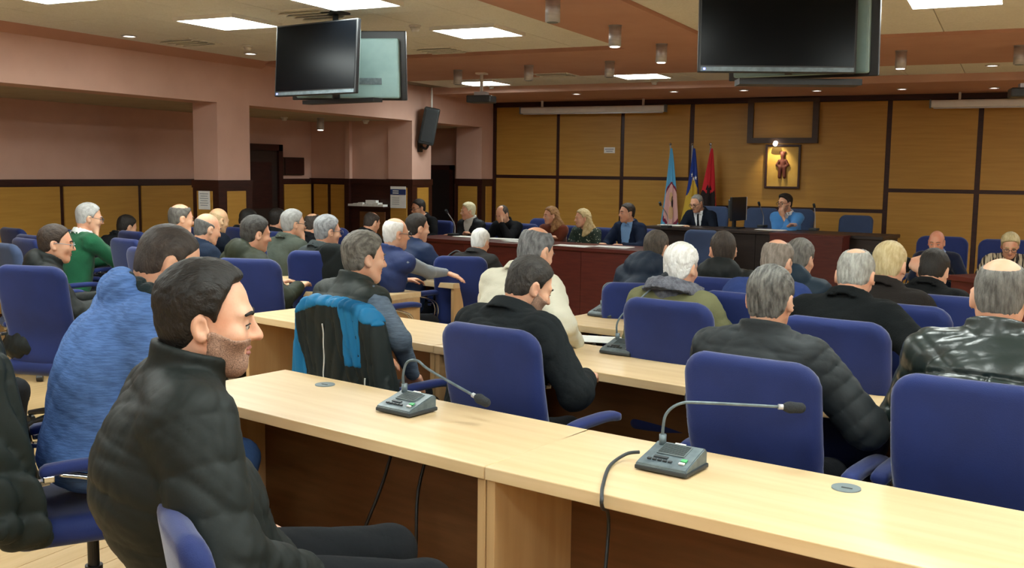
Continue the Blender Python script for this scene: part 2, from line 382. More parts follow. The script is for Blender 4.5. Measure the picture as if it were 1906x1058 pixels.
for x, y, l, lit in [(-2.82, 6.35, 'steel cylinder spotlight cut by the top edge of the picture', 0), (-2.9, 7.75, 'steel cylinder spotlight second from the top on the long brown band', 1),
                (-2.92, 9.0, 'steel cylinder spotlight at the far end of the long brown band', 1), (-4.85, 10.3, 'steel cylinder spotlight between the projector and the middle of the cross band', 0),
                (-5.85, 10.5, 'steel cylinder spotlight just left of the projector pole', 0), (-6.83, 10.7, 'steel cylinder spotlight right of the angled TV near the left beam', 0),
                (-3.87, 10.2, 'steel cylinder spotlight beside the light panel left of the large TV', 0), (-1.01, 10.25, 'brightly lit cylinder spotlight right of the large TV', 1),
                (-0.02, 10.2, 'steel cylinder spotlight at the right edge of the picture', 0)]: can(x, y, ZB, l, lit)
can(-8.45, 6.4, ZCOR, 'steel cylinder spotlight under the corridor ceiling at far left', 0); can(-8.62, 11.6, ZCOR, 'steel cylinder spotlight under the corridor ceiling before the niche', 1)
def downlight(x, y, z, label):
    r = empty('downlight', (x, y, z), 0, label, 'downlight', 'recessed downlights')
    bm = bmesh.new()
    for k in range(24):
        a0, a1 = 2*math.pi*k/24, 2*math.pi*(k+1)/24
        for (ra, rb, za, zb) in ((0.075, 0.055, -0.002, -0.012), (0.055, 0.05, -0.012, 0.0)):
            bm.faces.new([bm.verts.new((q*math.cos(t), q*math.sin(t), zz)) for q, t, zz in ((ra, a0, za), (ra, a1, za), (rb, a1, zb), (rb, a0, zb))])
    link('rim', bm_mesh('rim', bm), M_STEEL, r); cyl('lens', (0, 0, -0.006), (0, 0, 0.0), 0.05, M_LAMP, r, n=20)
for x, y, z, l in [(-7.3, 6.97, ZC, 'recessed downlight nearest the left edge of the ceiling'), (-7.19, 8.49, ZC, 'recessed downlight below a smoke detector left of the TV'), (-0.28, 12.18, ZC, 'recessed downlight at the right end of the tiled strip'),
                   (-5.65, 13.6, ZLOW, 'recessed downlight above the left projection screen'), (-4.22, 13.6, ZLOW, 'recessed downlight above the flags'), (-3.28, 13.65, ZLOW, 'recessed downlight below the left corner of the large TV'),
                   (-2.4, 14.0, ZLOW, 'recessed downlight below the right end of the large TV'), (-1.35, 14.05, ZLOW, 'recessed downlight below the lit cylinder spotlight'), (-0.29, 14.2, ZLOW, 'recessed downlight above the right projection screen')]:
    downlight(x, y, z, l)
def detector(x, y, z, label):
    r = empty('smoke_detector', (x, y, z), 0, label, 'smoke detector', 'smoke detectors')
    cyl('base', (0, 0, -0.015), (0, 0, 0), 0.05, M_WHITE, r, n=20); cyl('sensor_head', (0, 0, -0.05), (0, 0, -0.015), 0.028, M_WHITE, r, rb=0.042, n=20)
for x, y, z, l in [(-4.5, 7.35, ZC-0.002, 'white smoke detector at the corner of the light panel right of the TV'), (-6.75, 7.93, ZC-0.002, 'white smoke detector left of the angled TV'), (-6.6, 12.8, ZC-0.002, 'white smoke detector below the light panel at the projector'),
                   (-4.25, 12.84, ZC-0.002, 'white smoke detector below the light panel left of the large TV'), (-8.7, 6.6, ZCOR, 'white smoke detector on the corridor ceiling at far left'), (-9.0, 11.3, ZCOR, 'white smoke detector on the corridor ceiling above the door'), (-8.35, 12.3, ZCOR, 'white smoke detector on the corridor ceiling above the niche')]:
    detector(x, y, z, l)
def vent(x, y, z, label):
    r = empty('air_vent', (x, y, z), 0, label, 'air vent', 'ceiling air vents')
    box('vent_plate', (0, 0, -0.004), (0.44, 0.44, 0.008), M_TILE, r)
    for k in range(4): box('vent_slat', (0, -0.15+0.1*k, -0.014), (0.38, 0.05, 0.006), M_TILE, r, Matrix.Rotation(0.5, 3, 'X'))
for x, y, z, l in [(-7.1, 7.5, ZC-0.002, 'flat ceiling vent beside the downlight near the left beam'), (-5.14, 8.9, ZC-0.002, 'flat ceiling vent between the light panel and the cross band'), (-5.0, 11.4, ZB, 'flat ceiling vent on the cross band behind the cylinder spotlights'), (-4.9, 6.5, ZC-0.002, 'flat ceiling vent above the angled TV')]: vent(x, y, z, l)

# ------------------------------------------------------------------ hanging televisions, projectors, screens
def tv(name, c, ang, tilt, wd, ht, label):
    """screen faces -Y in its own frame; ang = rotation about Z"""
    r = empty(name, c, ang, label, 'television'); r.rotation_euler = (tilt, 0, ang)
    box('bezel', (0, 0, 0), (wd, 0.035, ht), M_BLACK, r, bev=0.006)
    box('screen', (0, -0.018, 0.014), (wd-0.03, 0.004, ht-0.05), M_SCREEN, r)
    box('bottom_strip', (0, -0.019, -ht/2+0.018), (wd-0.03, 0.006, 0.024), M_GUN, r)
    box('back_cover', (0, 0.04, -0.02), (wd*0.9, 0.06, ht*0.86), M_TVBACK, r, bev=0.015)
    box('power_light', (-wd/2+0.035, -0.023, -ht/2+0.018), (0.012, 0.004, 0.01), M_LED, r)
    box('vent_grille', (0.0, 0.071, -ht*0.22), (wd*0.6, 0.006, 0.05), M_GUN, r)
    box('bracket', (0, 0.085, 0), (0.2, 0.03, 0.2), M_GUN, r)
    return r
pl_, pr_ = atd(516, 118, 7.85), atd(667, 98, 7.35)
dv = pr_-pl_; angL = math.atan2(dv.y, dv.x); cL = (pl_+pr_)/2
tv('television', (cL.x, cL.y, 2.43), angL, -0.06, dv.xy.length*1.0, 0.535, 'black flat TV hanging at an angle at upper left')
nb = Vector((-math.sin(angL), math.cos(angL)))
bL = Vector((cL.x, cL.y))+nb*0.42+Vector((math.cos(angL), math.sin(angL)))*-0.08
tv('television', (bL.x, bL.y, 2.42), math.radians(200), -0.1, 0.92, 0.53, 'second TV seen from its pale back behind the angled TV')
mt = empty('ceiling_mount', (cL.x+nb.x*0.2, cL.y+nb.y*0.2, 2.0), 0, 'dark ceiling pole and bracket bar between the two left TVs', 'mount')
cyl('pole', (0, 0, 0.25), (0, 0, 0.8), 0.022, M_GUND, mt); box('ceiling_plate', (0, 0, 0.79), (0.16, 0.16, 0.015), M_GUND, mt)
box('bracket_bar', (0.05, 0, 0.13), (0.75, 0.1, 0.03), M_BLACK, mt, Matrix.Rotation(angL, 3, 'Z')); cyl('stem', (0, 0, 0.13), (0, 0, 0.27), 0.03, M_GUND, mt)
cR = atd(1447, 50, 5.75)
tv('television', (cR.x, cR.y, 2.455), math.radians(24), -0.05, 0.885, 0.54, 'large black TV hanging at the top right centre')
tv('television', (cR.x+0.06, cR.y+0.42, 2.46), math.radians(24+150), -0.08, 0.9, 0.54, 'pale-backed TV turned away behind the large front TV')
m2 = empty('ceiling_mount', (cR.x+0.02, cR.y+0.26, 2.0), 0, 'dark ceiling pole and bracket bar behind the large TV', 'mount')
cyl('pole', (0, 0, 0.2), (0, 0, 0.8), 0.022, M_GUND, m2); box('ceiling_plate', (0, 0, 0.79), (0.16, 0.16, 0.015), M_GUND, m2)
box('bracket_bar', (0.06, -0.03, 0.15), (0.7, 0.16, 0.035), M_BLACK, m2, Matrix.Rotation(math.radians(24), 3, 'Z'))
def projector(x, y, ztop, z, label):
    r = empty('projector', (x, y, z), math.radians(8), label, 'projector')
    cyl('pole', (0, 0, 0.08), (0, 0, ztop-z), 0.02, M_WHITE, r); box('ceiling_plate', (0, 0, ztop-z-0.01), (0.12, 0.12, 0.02), M_WHITE, r)
    box('body', (0, 0, 0.0), (0.30, 0.24, 0.085), M_GUND, r, bev=0.012); cyl('lens', (-0.07, 0.12, 0.0), (-0.07, 0.15, 0.0), 0.03, M_BLACK, r); box('bracket', (0, 0, 0.06), (0.14, 0.14, 0.05), M_STEEL, r)
projector(-5.75, 10.9, ZB, 2.46, 'grey projector hanging from a white pole left of centre'); projector(0.06, 10.8, ZB, 2.40, 'grey projector cut by the right edge of the picture')
def rollscreen(x0, x1, label):
    r = empty('projection_screen', ((x0+x1)/2, 14.82, 2.57), 0, label, 'projection screen'); L = x1-x0
    box('casing', (0, 0, 0), (L, 0.1, 0.095), M_WHITE, r, bev=0.02); box('end_cap', (-L/2, 0, 0), (0.02, 0.11, 0.11), M_GREYP, r); box('end_cap', (L/2, 0, 0), (0.02, 0.11, 0.11), M_GREYP, r)
    box('bottom_bar', (0, 0, -0.055), (L-0.08, 0.03, 0.018), M_STEEL, r)
    for q in (-0.35, 0.35): box('hanger', (q*L, 0.02, 0.095), (0.03, 0.03, 0.12), M_WHITE, r)
rollscreen(-7.1, -4.72, 'long white rolled-up projection screen casing on the left'); rollscreen(-1.06, 1.3, 'long white rolled-up projection screen casing at the right edge')
# dark frame box and framed relief on the front wall
fb = empty('wall_frame', (-3.03, YF-0.02, 2.06), 0, 'dark wooden box frame around an oak panel high on the wall', 'frame')
span('frame_bar', (-0.5, -0.1, 0), (-0.42, 0, 0.64), M_DARKW2, fb); span('frame_bar', (0.42, -0.1, 0), (0.5, 0, 0.64), M_DARKW2, fb); span('frame_bar', (-0.42, -0.1, 0), (0.42, 0, 0.075), M_DARKW2, fb)
span('frame_bar', (-0.42, -0.1, 0.585), (0.42, 0, 0.64), M_DARKW2, fb); span('oak_panel', (-0.42, -0.05, 0.075), (0.42, 0, 0.585), M_OAK, fb)
pf = empty('framed_picture', (-3.015, YF-0.02, 1.41), 0, 'gold framed picture with a small brown figurine under a lamp', 'picture')
span('backing', (-0.22, -0.03, 0.03), (0.22, 0, 0.6), mat('gold_paper', 'd0a955', 0.6, col2='c79d46', nscale=9), pf)
for lo, hi in (((-0.25, -0.05, 0), (-0.22, 0, 0.63)), ((0.22, -0.05, 0), (0.25, 0, 0.63)), ((-0.22, -0.05, 0), (0.22, 0, 0.03)), ((-0.22, -0.05, 0.6), (0.22, 0, 0.63))): span('frame_bar', lo, hi, M_DARKW, pf, bev=0.004)
def fig(P):
    P = P*A(1.25, 1, 1); d = ell(P, (0, 0, 0.48), (0.042, 0.03, 0.055)); d = smin(d, ell(P, (0, 0, 0.36), (0.05, 0.03, 0.08)), 0.03)
    for s in (-1, 1):
        d = smin(d, rc(P, (s*0.06, 0, 0.4), (s*0.1, 0, 0.34), 0.022, 0.02), 0.015); d = smin(d, rc(P, (s*0.1, 0, 0.34), (s*0.04, 0.0, 0.3), 0.02, 0.018), 0.015)
        d = smin(d, rc(P, (s*0.035, 0, 0.3), (s*0.045, 0, 0.17), 0.035, 0.03), 0.02)
    d = smin(d, rc(P, (-0.05, 0, 0.52), (0.05, 0, 0.52), 0.014, 0.014), 0.01); d = smax(d, -rc(P, (0, 0.0, 0.15), (0, 0, 0.26), 0.008, 0.004), 0.005)
    return d*0.8
M_BRONZE = mat('terracotta', '5d2b22', 0.6, col2='6d372b', nscale=30)
o = link('figurine', sdf_mesh('figurine', fig, (-0.14, -0.045, 0.1), (0.14, 0.045, 0.57), 0.009), M_BRONZE, pf); o.location = (0, -0.045, 0)
pl = bpy.data.lights.new('picture_light', 'SPOT'); plo = bpy.data.objects.new('picture_light_beam', pl); COL.objects.link(plo); plo.parent = pf; plo.location = (-0.09, -0.25, 0.70); pl.energy = 9; pl.color = (1, 0.86, 0.55); pl.spot_size = 1.5; pl.spot_blend = 0.8; plo.rotation_euler = (math.radians(28), 0, 0)
cyl('picture_lamp', (-0.09, -0.13, 0.655), (-0.09, -0.17, 0.63), 0.03, M_LAMP, pf)
sg = empty('wall_sign', (-5.69, YF-0.025, 1.955), 0, 'small white notice on the oak wall left of the flags', 'sign')
box('plate', (0, 0, 0), (0.18, 0.008, 0.09), M_PAPER, sg); box('print_line', (0, -0.006, 0.015), (0.14, 0.003, 0.014), M_PRINT, sg); box('print_line', (0, -0.006, -0.015), (0.11, 0.003, 0.012), M_PRINT, sg)
bx_ = empty('wall_box', (XB+0.005, 12.09, 1.53), 0, 'dark square wooden cover beside the corridor door', 'wall cover'); span('cover', (0, -0.22, 0), (0.05, 0.22, 0.23), M_DARKW, bx_, bev=0.005); span('cover_edge', (0, -0.24, -0.015), (0.03, 0.24, 0.245), M_DARKW2, bx_)
# speaker on the second pillar
sp = empty('loudspeaker', (-7.55, 12.72, 1.93), 0, 'dark grey loudspeaker on a bracket against the second pillar', 'loudspeaker')
box('cabinet', (0.0, 0, 0.31), (0.22, 0.24, 0.52), M_GUND, sp, Matrix.Rotation(0.22, 3, 'Y') @ Matrix.Rotation(0.5, 3, 'Z'), bev=0.02)
box('grille', (0.06, -0.1, 0.30), (0.18, 0.02, 0.46), M_GUND, sp, Matrix.Rotation(0.22, 3, 'Y') @ Matrix.Rotation(0.5, 3, 'Z'), bev=0.008)
box('badge', (0.05, -0.118, 0.36), (0.07, 0.006, 0.012), M_WHITE, sp, Matrix.Rotation(0.5, 3, 'Z')); box('wall_plate', (-0.15, 0, 0.02), (0.03, 0.1, 0.16), M_BLACK, sp)
tube('bracket_arm', [(-0.14, 0, 0.02), (-0.05, 0, -0.01), (0.0, 0, 0.08)], 0.018, M_BLACK, sp); cyl('cable_conduit', (0.03, 0.02, 0.5), (0.03, 0.02, ZC-1.95), 0.014, M_WHITE, sp)
# notices on the pillars
n1 = empty('paper_notice', (-7.86, 8.535, 1.2), 0, 'white printed sheet taped to the first pillar', 'notice'); box('sheet', (-0.04, 0, 0.06), (0.16, 0.004, 0.2), M_PAPER, n1)
for k in range(6): box('print_line', (-0.04, -0.003, 0.13-k*0.025), (0.12-0.02*(k % 2), 0.002, 0.007), M_PRINT, n1)
n2 = empty('poster', (-7.95, 12.495, 1.13), 0, 'white and navy printed poster on the second pillar', 'poster'); box('sheet', (0.02, 0, 0.09), (0.26, 0.004, 0.31), M_PAPER, n2); box('navy_band', (0.02, -0.003, 0.165), (0.26, 0.002, 0.08), M_NAVYP, n2)
for k in range(2): box('white_line', (-0.02, -0.0045, 0.18-k*0.03), (0.1, 0.002, 0.014), M_PAPER, n2)
for k in range(4): box('print_line', (-0.02, -0.003, 0.08-k*0.03), (0.12, 0.002, 0.008), M_PRINT, n2)
bpy.context.view_layer.update()
# ------------------------------------------------------------------ chairs
def back_sdf(P):
    x, y, z = P[:, 0], P[:, 1], P[:, 2]
    yc = -0.245-(z-0.5)*0.13+0.32*x*x-0.10*np.clip(z-0.85, 0, 1)**2-0.05*np.exp(-((z-0.62)/0.13)**2)*-1.0*0.5
    hw = 0.235-0.02*np.clip((0.75-z)/0.35, 0, 1)
    qx = np.abs(x)-(hw-0.085); qz = np.abs(z-0.735)-(0.305-0.085)
    d2 = np.sqrt(np.maximum(qx, 0)**2+np.maximum(qz, 0)**2)+np.minimum(np.maximum(qx, qz), 0)-0.085
    th = 0.030+0.012*np.clip(1-(d2/-0.12)**2, 0, 1)*0+0.008
    return smax(d2, np.abs(y-yc)-th, 0.045)
def seat_sdf(P):
    Q = P.copy(); Q[:, 2] = Q[:, 2]+0.25*np.clip(Q[:, 1]-0.14, 0, 1)**2*3
    d = rbox(Q, (0, 0.0, 0.425), (0.245, 0.25, 0.05), 0.05)
    return smin(d, rc(P, (-0.17, -0.235, 0.42), (0.17, -0.235, 0.42), 0.045, 0.045), 0.04)
def pad_sdf(P, s):
    Q = P.copy(); Q[:, 2] = Q[:, 2]+0.9*np.clip(Q[:, 1]-0.03, 0, 1)**2+0.8*np.clip(-0.06-Q[:, 1], 0, 1)**2
    return rbox(Q, (s*0.29, -0.01, 0.665), (0.031, 0.17, 0.02), 0.019)
CH = {}
def chair_proto():
    h = 0.014
    CH['back'] = sdf_mesh('backrest', back_sdf, (-0.3, -0.42, 0.38), (0.3, -0.08, 1.1), h)
    CH['seat'] = sdf_mesh('seat', seat_sdf, (-0.3, -0.33, 0.33), (0.3, 0.3, 0.52), h)
    for s in (-1, 1): CH['pad', s] = sdf_mesh('arm_pad', lambda P: pad_sdf(P, s), (s*0.29-0.05, -0.22, 0.58), (s*0.29+0.05, 0.2, 0.71), 0.012)
    for s in (-1, 1):
        for k in (-1, 1):
            bm = bmesh.new(); x = s*0.29+k*0.018
            tube_bm(bm, [(x, -0.12, 0.645), (x, -0.02, 0.62), (x, 0.06, 0.58), (x-s*0.01, 0.09, 0.5), (x-s*0.03, 0.06, 0.41), (s*0.22, 0.02, 0.385)], 0.0075, 8)
            CH['rod', s, k] = bm_mesh('arm_rod', bm, True)
        bm = bmesh.new(); box_bm(bm, Vector((s*0.29, -0.15, 0.635)), (0.05, 0.035, 0.022), None, 0.004); box_bm(bm, Vector((s*0.262, -0.2, 0.61)), (0.035, 0.11, 0.018), Matrix.Rotation(s*0.3, 3, 'Z'), 0.004)
        CH['brk', s] = bm_mesh('arm_bracket', bm)
    bm = bmesh.new(); cyl_bm(bm, (0, 0, 0.07), (0, 0, 0.22), 0.03); cyl_bm(bm, (0, 0, 0.22), (0, 0, 0.39), 0.02); box_bm(bm, Vector((0, 0, 0.375)), (0.2, 0.26, 0.03)); CH['col'] = bm_mesh('gas_column', bm)
    bm = bmesh.new(); tube_bm(bm, [(0, 0, 0.105), (0, 0.16, 0.095), (0, 0.30, 0.07)], lambda t: 0.026-0.010*t, 8); CH['leg'] = bm_mesh('base_leg', bm, True)
    bm = bmesh.new(); cyl_bm(bm, (-0.022, 0.3, 0.028), (0.022, 0.3, 0.028), 0.027, n=14); CH['wheel'] = bm_mesh('caster', bm)
    for k, m in (('back', M_CHAIR), ('seat', M_CHAIR), ('col', M_BLACK), ('leg', M_BLACK), ('wheel', M_BLACK)): CH[k].materials.append(m)
    for s in (-1, 1):
        CH['pad', s].materials.append(M_CHAIR); CH['brk', s].materials.append(M_CHROME)
        for k in (-1, 1): CH['rod', s, k].materials.append(M_CHROME)
    for k in ('back', 'seat'):
        CH[k+'g'] = CH[k].copy(); CH[k+'g'].materials.clear(); CH[k+'g'].materials.append(M_CHAIRG)
chair_proto()
def chair(x, y, yawdeg, label, grey=False, far=False, scale=1.0, z=0.0, arms=True, group='blue swivel chairs', tilt=0.0):
    r = empty('swivel_chair', (x, y, z), math.radians(yawdeg), label, 'chair', group); r.scale = (scale,)*3
    def ad(n, me, rz=0):
        o = bpy.data.objects.new(n, me); COL.objects.link(o); o.parent = r; o.rotation_euler = (0, 0, rz); return o
    g = 'g' if grey else ''
    bo = ad('backrest', CH['back'+g])
    if tilt: bo.matrix_local = Matrix.Translation((0, -0.2, 0.44)) @ Matrix.Rotation(tilt, 4, 'X') @ Matrix.Translation((0, 0.2, -0.44))
    ad('seat', CH['seat'+g]); ad('gas_column', CH['col'])
    if arms:
        for s in (-1, 1):
            p = ad('arm_pad', CH['pad', s])
            for k in (-1, 1): ad('arm_rod', CH['rod', s, k])
            ad('arm_bracket', CH['brk', s])
    for k in range(5):
        ad('base_leg', CH['leg'], 2*math.pi*k/5+0.3); ad('caster', CH['wheel'], 2*math.pi*k/5+0.3)
    return r

# ------------------------------------------------------------------ delegates' desks
DZ = 0.745
def desk(a, b, label, depth=0.57, end=None, seam=True):
    """a, b: near-edge corners (left, right) in plan"""
    a, b = Vector(a), Vector(b); L = (b-a).length-0.004; ang = math.atan2(b.y-a.y, b.x-a.x); c = (a+b)/2
    r = empty('desk', (c.x, c.y, 0), ang, label, 'desk', 'delegates desks')
    box('tabletop', (0, depth/2, DZ-0.02), (L, depth, 0.04), M_MAPLE, r, bev=0.003)
    for s in (-1, 1): box('side_panel', (s*(L/2-0.016), depth/2, (DZ-0.04)/2), (0.03, depth-(0.02 if end != s else 0.0), DZ-0.041), M_MAPLES, r, bev=0.002)
    box('modesty_panel', (0, depth-0.13, 0.36), (L-0.065, 0.02, 0.66), M_MODEST, r)
    box('foot_rail', (0, depth-0.10, 0.06), (L-0.065, 0.04, 0.08), M_MODEST, r)
    return r
def grommet(p, parent):
    q = parent.matrix_world.inverted() @ Vector(p)
    g = empty('cable_grommet', q); g.parent = parent
    g2 = cyl('grommet_ring', (0, 0, -0.004), (0, 0, 0.004), 0.04, M_GREYP, parent, n=28); g2.location = q
    g3 = box('grommet_slot', (0.004, -0.006, 0.0045), (0.03, 0.007, 0.002), M_GUND, g2)
    bpy.data.objects.remove(g)
def line_desks(pts, labels, depth=0.57):
    out = []
    for k in range(len(pts)-1): out.append(desk(pts[k], pts[k+1], labels[k], depth))
    return out
row1 = [None]+line_desks([(-2.93, 2.955), (-1.363, 2.62), (0.22, 2.33), (1.8, 2.1)], ['light maple desk beside the man in profile, with a silver microphone', 'nearest light maple desk with corded microphone and round grommet', 'light maple desk running out of the picture at lower right'])
row2 = line_desks([(-4.1, 4.74), (-2.56, 4.36), (-1.0, 3.99), (0.6, 3.72), (2.1, 3.5)], ['light maple desk in front of the man in the dark vest', 'light maple desk in front of the man in the black jacket', 'light maple desk between the puffer man and the black coat man', 'light maple desk in front of the man in the leather jacket'])
row3 = line_desks([(-2.42, 5.42), (-0.9, 5.10), (0.65, 4.82), (2.2, 4.6)], ['light maple desk in front of the white haired man in olive jacket', 'light maple desk in front of the man in the long black coat', 'light maple desk third row at the far right'])
row3l = line_desks([(-5.95, 6.22), (-4.75, 5.92), (-3.92, 5.73)], ['light maple desk in front of the man in dark olive jacket', 'light maple desk hidden behind the vest man, third row'])
row4l = line_desks([(-7.1, 7.75), (-5.45, 7.2), (-3.84, 6.84)], ['light maple desk in front of the far left delegates', 'light maple desk whose pale end panel carries the resting hand'])
row4 = line_desks([(-2.2, 6.42), (-0.75, 6.05), (0.75, 5.75)], ['light maple desk fourth row behind the navy hooded man', 'light maple desk fourth row beside the raised hand man'])
bpy.context.view_layer.update()
grommet(atz(1575, 910, DZ), row1[2]); grommet(atz(605, 717, DZ), row1[1]); grommet(atz(1690, 727, DZ), row2[2])

# ------------------------------------------------------------------ conference microphones
def base_wedge():
    bm = bmesh.new(); W, Dp = 0.165, 0.145
    prof = [(-Dp/2, 0.004), (-Dp/2, 0.02), (-Dp/2+0.012, 0.026), (0.01, 0.046), (Dp/2-0.015, 0.06), (Dp/2, 0.052), (Dp/2, 0.004)]
    L = [bm.verts.new((-W/2*(0.96 if y > 0.0 else 1), y, z)) for y, z in prof]; R_ = [bm.verts.new((W/2*(0.96 if y > 0.0 else 1), y, z)) for y, z in prof]
    n = len(prof)
    for i in range(n): bm.faces.new((L[i], L[(i+1) % n], R_[(i+1) % n], R_[i]))
    bm.faces.new(L[::-1]); bm.faces.new(R_)
    bmesh.ops.recalc_face_normals(bm, faces=bm.faces)
    bmesh.ops.bevel(bm, geom=list(bm.edges), offset=0.003, segments=2, affect='EDGES')
    return bm_mesh('housing', bm)
WEDGE = base_wedge(); WEDGE.materials.append(M_GUN)
def mic(p, yawdeg, path, label, near=False):
    """path: gooseneck points, offsets from the socket as (image right, towards viewer, up)"""
    r = empty('conference_microphone', (p[0], p[1], p[2]), math.radians(yawdeg), label, 'microphone', 'conference microphones')
    o = bpy.data.objects.new('housing', WEDGE); COL.objects.link(o); o.parent = r
    box('bottom_shell', (0, 0, 0.008), (0.17, 0.15, 0.014), M_GUND, r, bev=0.004)
    slope = Matrix.Rotation(math.atan2(0.02, 0.073), 3, 'X')
    box('speaker_grille', (0.0, 0.018, 0.0505), (0.09, 0.06, 0.003), M_GREYP, r, slope)
    if near:
        for k in range(9): box('grille_slot', (0.0, -0.006+0.006*k, 0.0455+0.00165*k), (0.085, 0.0018, 0.003), M_GUND, r, slope)
    box('display', (-0.02, -0.03, 0.0375), (0.045, 0.010, 0.003), M_GUND, r, slope)
    for k in range(5): box('key', (-0.05+0.017*k, -0.047, 0.033), (0.012, 0.007, 0.004), M_GUND, r, slope)
    box('green_key', (0.055, -0.03, 0.038), (0.018, 0.014, 0.004), M_GREEN, r, slope); box('talk_key', (0.055, -0.046, 0.0335), (0.018, 0.009, 0.004), M_WHITE if near else M_GREYP, r, slope)
    box('brand_strip', (0.0, 0.055, 0.0605), (0.035, 0.006, 0.002), M_WHITE, r, slope)
    inv = Matrix.Rotation(-math.radians(yawdeg), 3, 'Z')
    ri = inv @ Vector((math.cos(YAW), math.sin(YAW), 0)); tw = inv @ Vector((math.sin(YAW), -math.cos(YAW), 0))
    s0 = Vector((-0.055, 0.045, 0.055)); pts = [s0+ri*a+tw*b+Vector((0, 0, c)) for a, b, c in path]
    cyl('socket', s0-Vector((0, 0, 0.004)), s0+Vector((0, 0, 0.03)), 0.011, M_GUN, r)
    tube('gooseneck', pts, 0.0048, M_GUN, r, 8)
    e = pts[-1]; d = (pts[-1]-pts[-2]).normalized()
    cyl('collar', e-d*0.015, e+d*0.012, 0.0085, M_STEEL, r)
    def ws(P): return smin(rc(P, e+d*0.02, e+d*0.052, 0.0165, 0.0165), rc(P, e+d*0.008, e+d*0.02, 0.012, 0.015), 0.01)
    c = e+d*0.035
    link('windscreen', sdf_mesh('windscreen', ws, np.array(c)-0.06, np.array(c)+0.06, 0.004), M_FOAM, r)
    return r
mic(atz(1250, 872, DZ+0.003), -10, [(0, 0, 0), (0.0, 0, 0.05), (0.01, 0, 0.095), (0.05, 0, 0.125), (0.12, 0, 0.128), (0.36, 0.0, 0.118)], 'nearest grey desk microphone with a cord and level gooseneck', True)
mic(atz(757, 765, DZ+0.003), -12, [(0, 0, 0), (-0.005, 0, 0.06), (0.01, 0, 0.11), (0.05, 0.02, 0.12), (0.10, 0.05, 0.09), (0.27, 0.2, 0.03)], 'grey desk microphone with its neck bent down, beside the man in profile', True)
mic(atz(1158, 657, DZ+0.003), -11, [(0, 0, 0), (-0.005, 0, 0.07), (0.02, 0, 0.12), (0.08, -0.02, 0.17), (0.20, -0.05, 0.28)], 'grey desk microphone with its neck slanting up before the olive jacket man', True)
mic(atz(1127, 588, DZ+0.003), -12, [(0, 0, 0), (0, 0, 0.07), (0.01, 0, 0.12), (0.06, 0, 0.14), (0.2, 0, 0.12)], 'grey desk microphone between beige jacket and olive jacket men')
mic(atz(604, 517, DZ+0.003), -14, [(0, 0, 0), (0, 0, 0.08), (0.01, 0, 0.13), (0.06, 0, 0.15), (0.26, 0, 0.12)], 'grey desk microphone half hidden left of the vest man')
mic(atz(1520, 690, DZ+0.003), -10, [(0, 0, 0), (0, 0, 0.06), (0.02, 0, 0.09), (0.1, 0, 0.075), (0.24, 0.03, 0.02)], 'grey desk microphone mostly hidden by the puffer jacket man')
mic(atz(1345, 596, DZ+0.003), -10, [(0, 0, 0), (0, 0, 0.06), (0.0, 0, 0.09), (0.06, 0, 0.09), (0.16, 0.0, 0.08)], 'grey desk microphone hidden behind the olive jacket shoulder')
mic(atz(1690, 605, DZ+0.003), -10, [(0, 0, 0), (0, 0, 0.04), (0.02, 0, 0.06), (0.06, 0, 0.06), (0.15, 0.0, 0.05)], 'grey desk microphone in front of the raised hand man')
# cords
pc = atz(1190, 842, DZ+0.03)
tube('microphone_cord', [pc, atz(1165, 846, DZ+0.02), atz(1135, 868, DZ+0.008), atz(1122, 905, DZ+0.006), atz(1120, 930, DZ+0.012), atz(1121, 945, DZ-0.03), atz(1121, 985, DZ-0.2)+Vector((0.02, 0, 0)), Vector((-0.94, 2.47, 0.2)), Vector((-0.9, 2.45, 0.03))], 0.0055, M_GUND)
tag(bpy.data.objects['microphone_cord'], 'dark grey cord hanging over the desk edge from the nearest microphone', 'cord')
for k, (x, y2) in enumerate([(-1.95, 0.2), (-1.8, 0.12)]):
    o = tube('cable', [(x, 3.08, 0.70), (x-0.02, 3.0, 0.5), (x-0.08*(1-k), 2.95, 0.3), (x-0.2+0.15*k, 3.0, 0.03)], 0.006, M_BLACK)
    tag(o, ['black cable hanging under the desk, swinging to the left', 'black cable hanging straight down under the desk'][k], 'cable')

# ------------------------------------------------------------------ front tables
dais = struct(span('platform', (-4.75, 12.05, 0), (-0.9, YF-0.02, 0.13), M_DGREY))
def counter(name, a, b, z0, z1, depth, m_front, m_top, label, nseg=3):
    a, b = Vector(a), Vector(b); L = (b-a).length; ang = math.atan2(b.y-a.y, b.x-a.x); c = (a+b)/2
    r = empty(name, (c.x, c.y, z0), ang, label, 'table'); h = z1-z0
    box('tabletop', (0, depth/2, h-0.02), (L+0.04, depth+0.04, 0.04), m_top, r, bev=0.004)
    for k in range(nseg): box('front_panel', (-L/2+(k+0.5)*L/nseg, 0.03, (h-0.04)/2), (L/nseg-0.004, 0.03, h-0.042), m_front, r, bev=0.002)
    for s in (-1, 1): box('end_panel', (s*(L/2-0.016), depth/2+0.02, (h-0.04)/2), (0.03, depth-0.06, h-0.042), m_front, r)
    return r
counter('side_table', (-6.65, 10.75), (-3.44, 10.29), 0, 0.79, 0.6, M_MAHOG, M_MAHOG, 'long mahogany table where the six panel members sit', 4)
counter('presidium_table', (-4.32, 12.86), (-1.32, 12.3), 0.13, 0.92, 0.65, M_DGREY, M_DGREY, 'long dark table of the two chairmen below the flags', 4)
lec = empty('lectern_front', (-2.13, 12.12, 0), math.radians(-10), 'mahogany screen panel standing before the dark front table', 'screen')
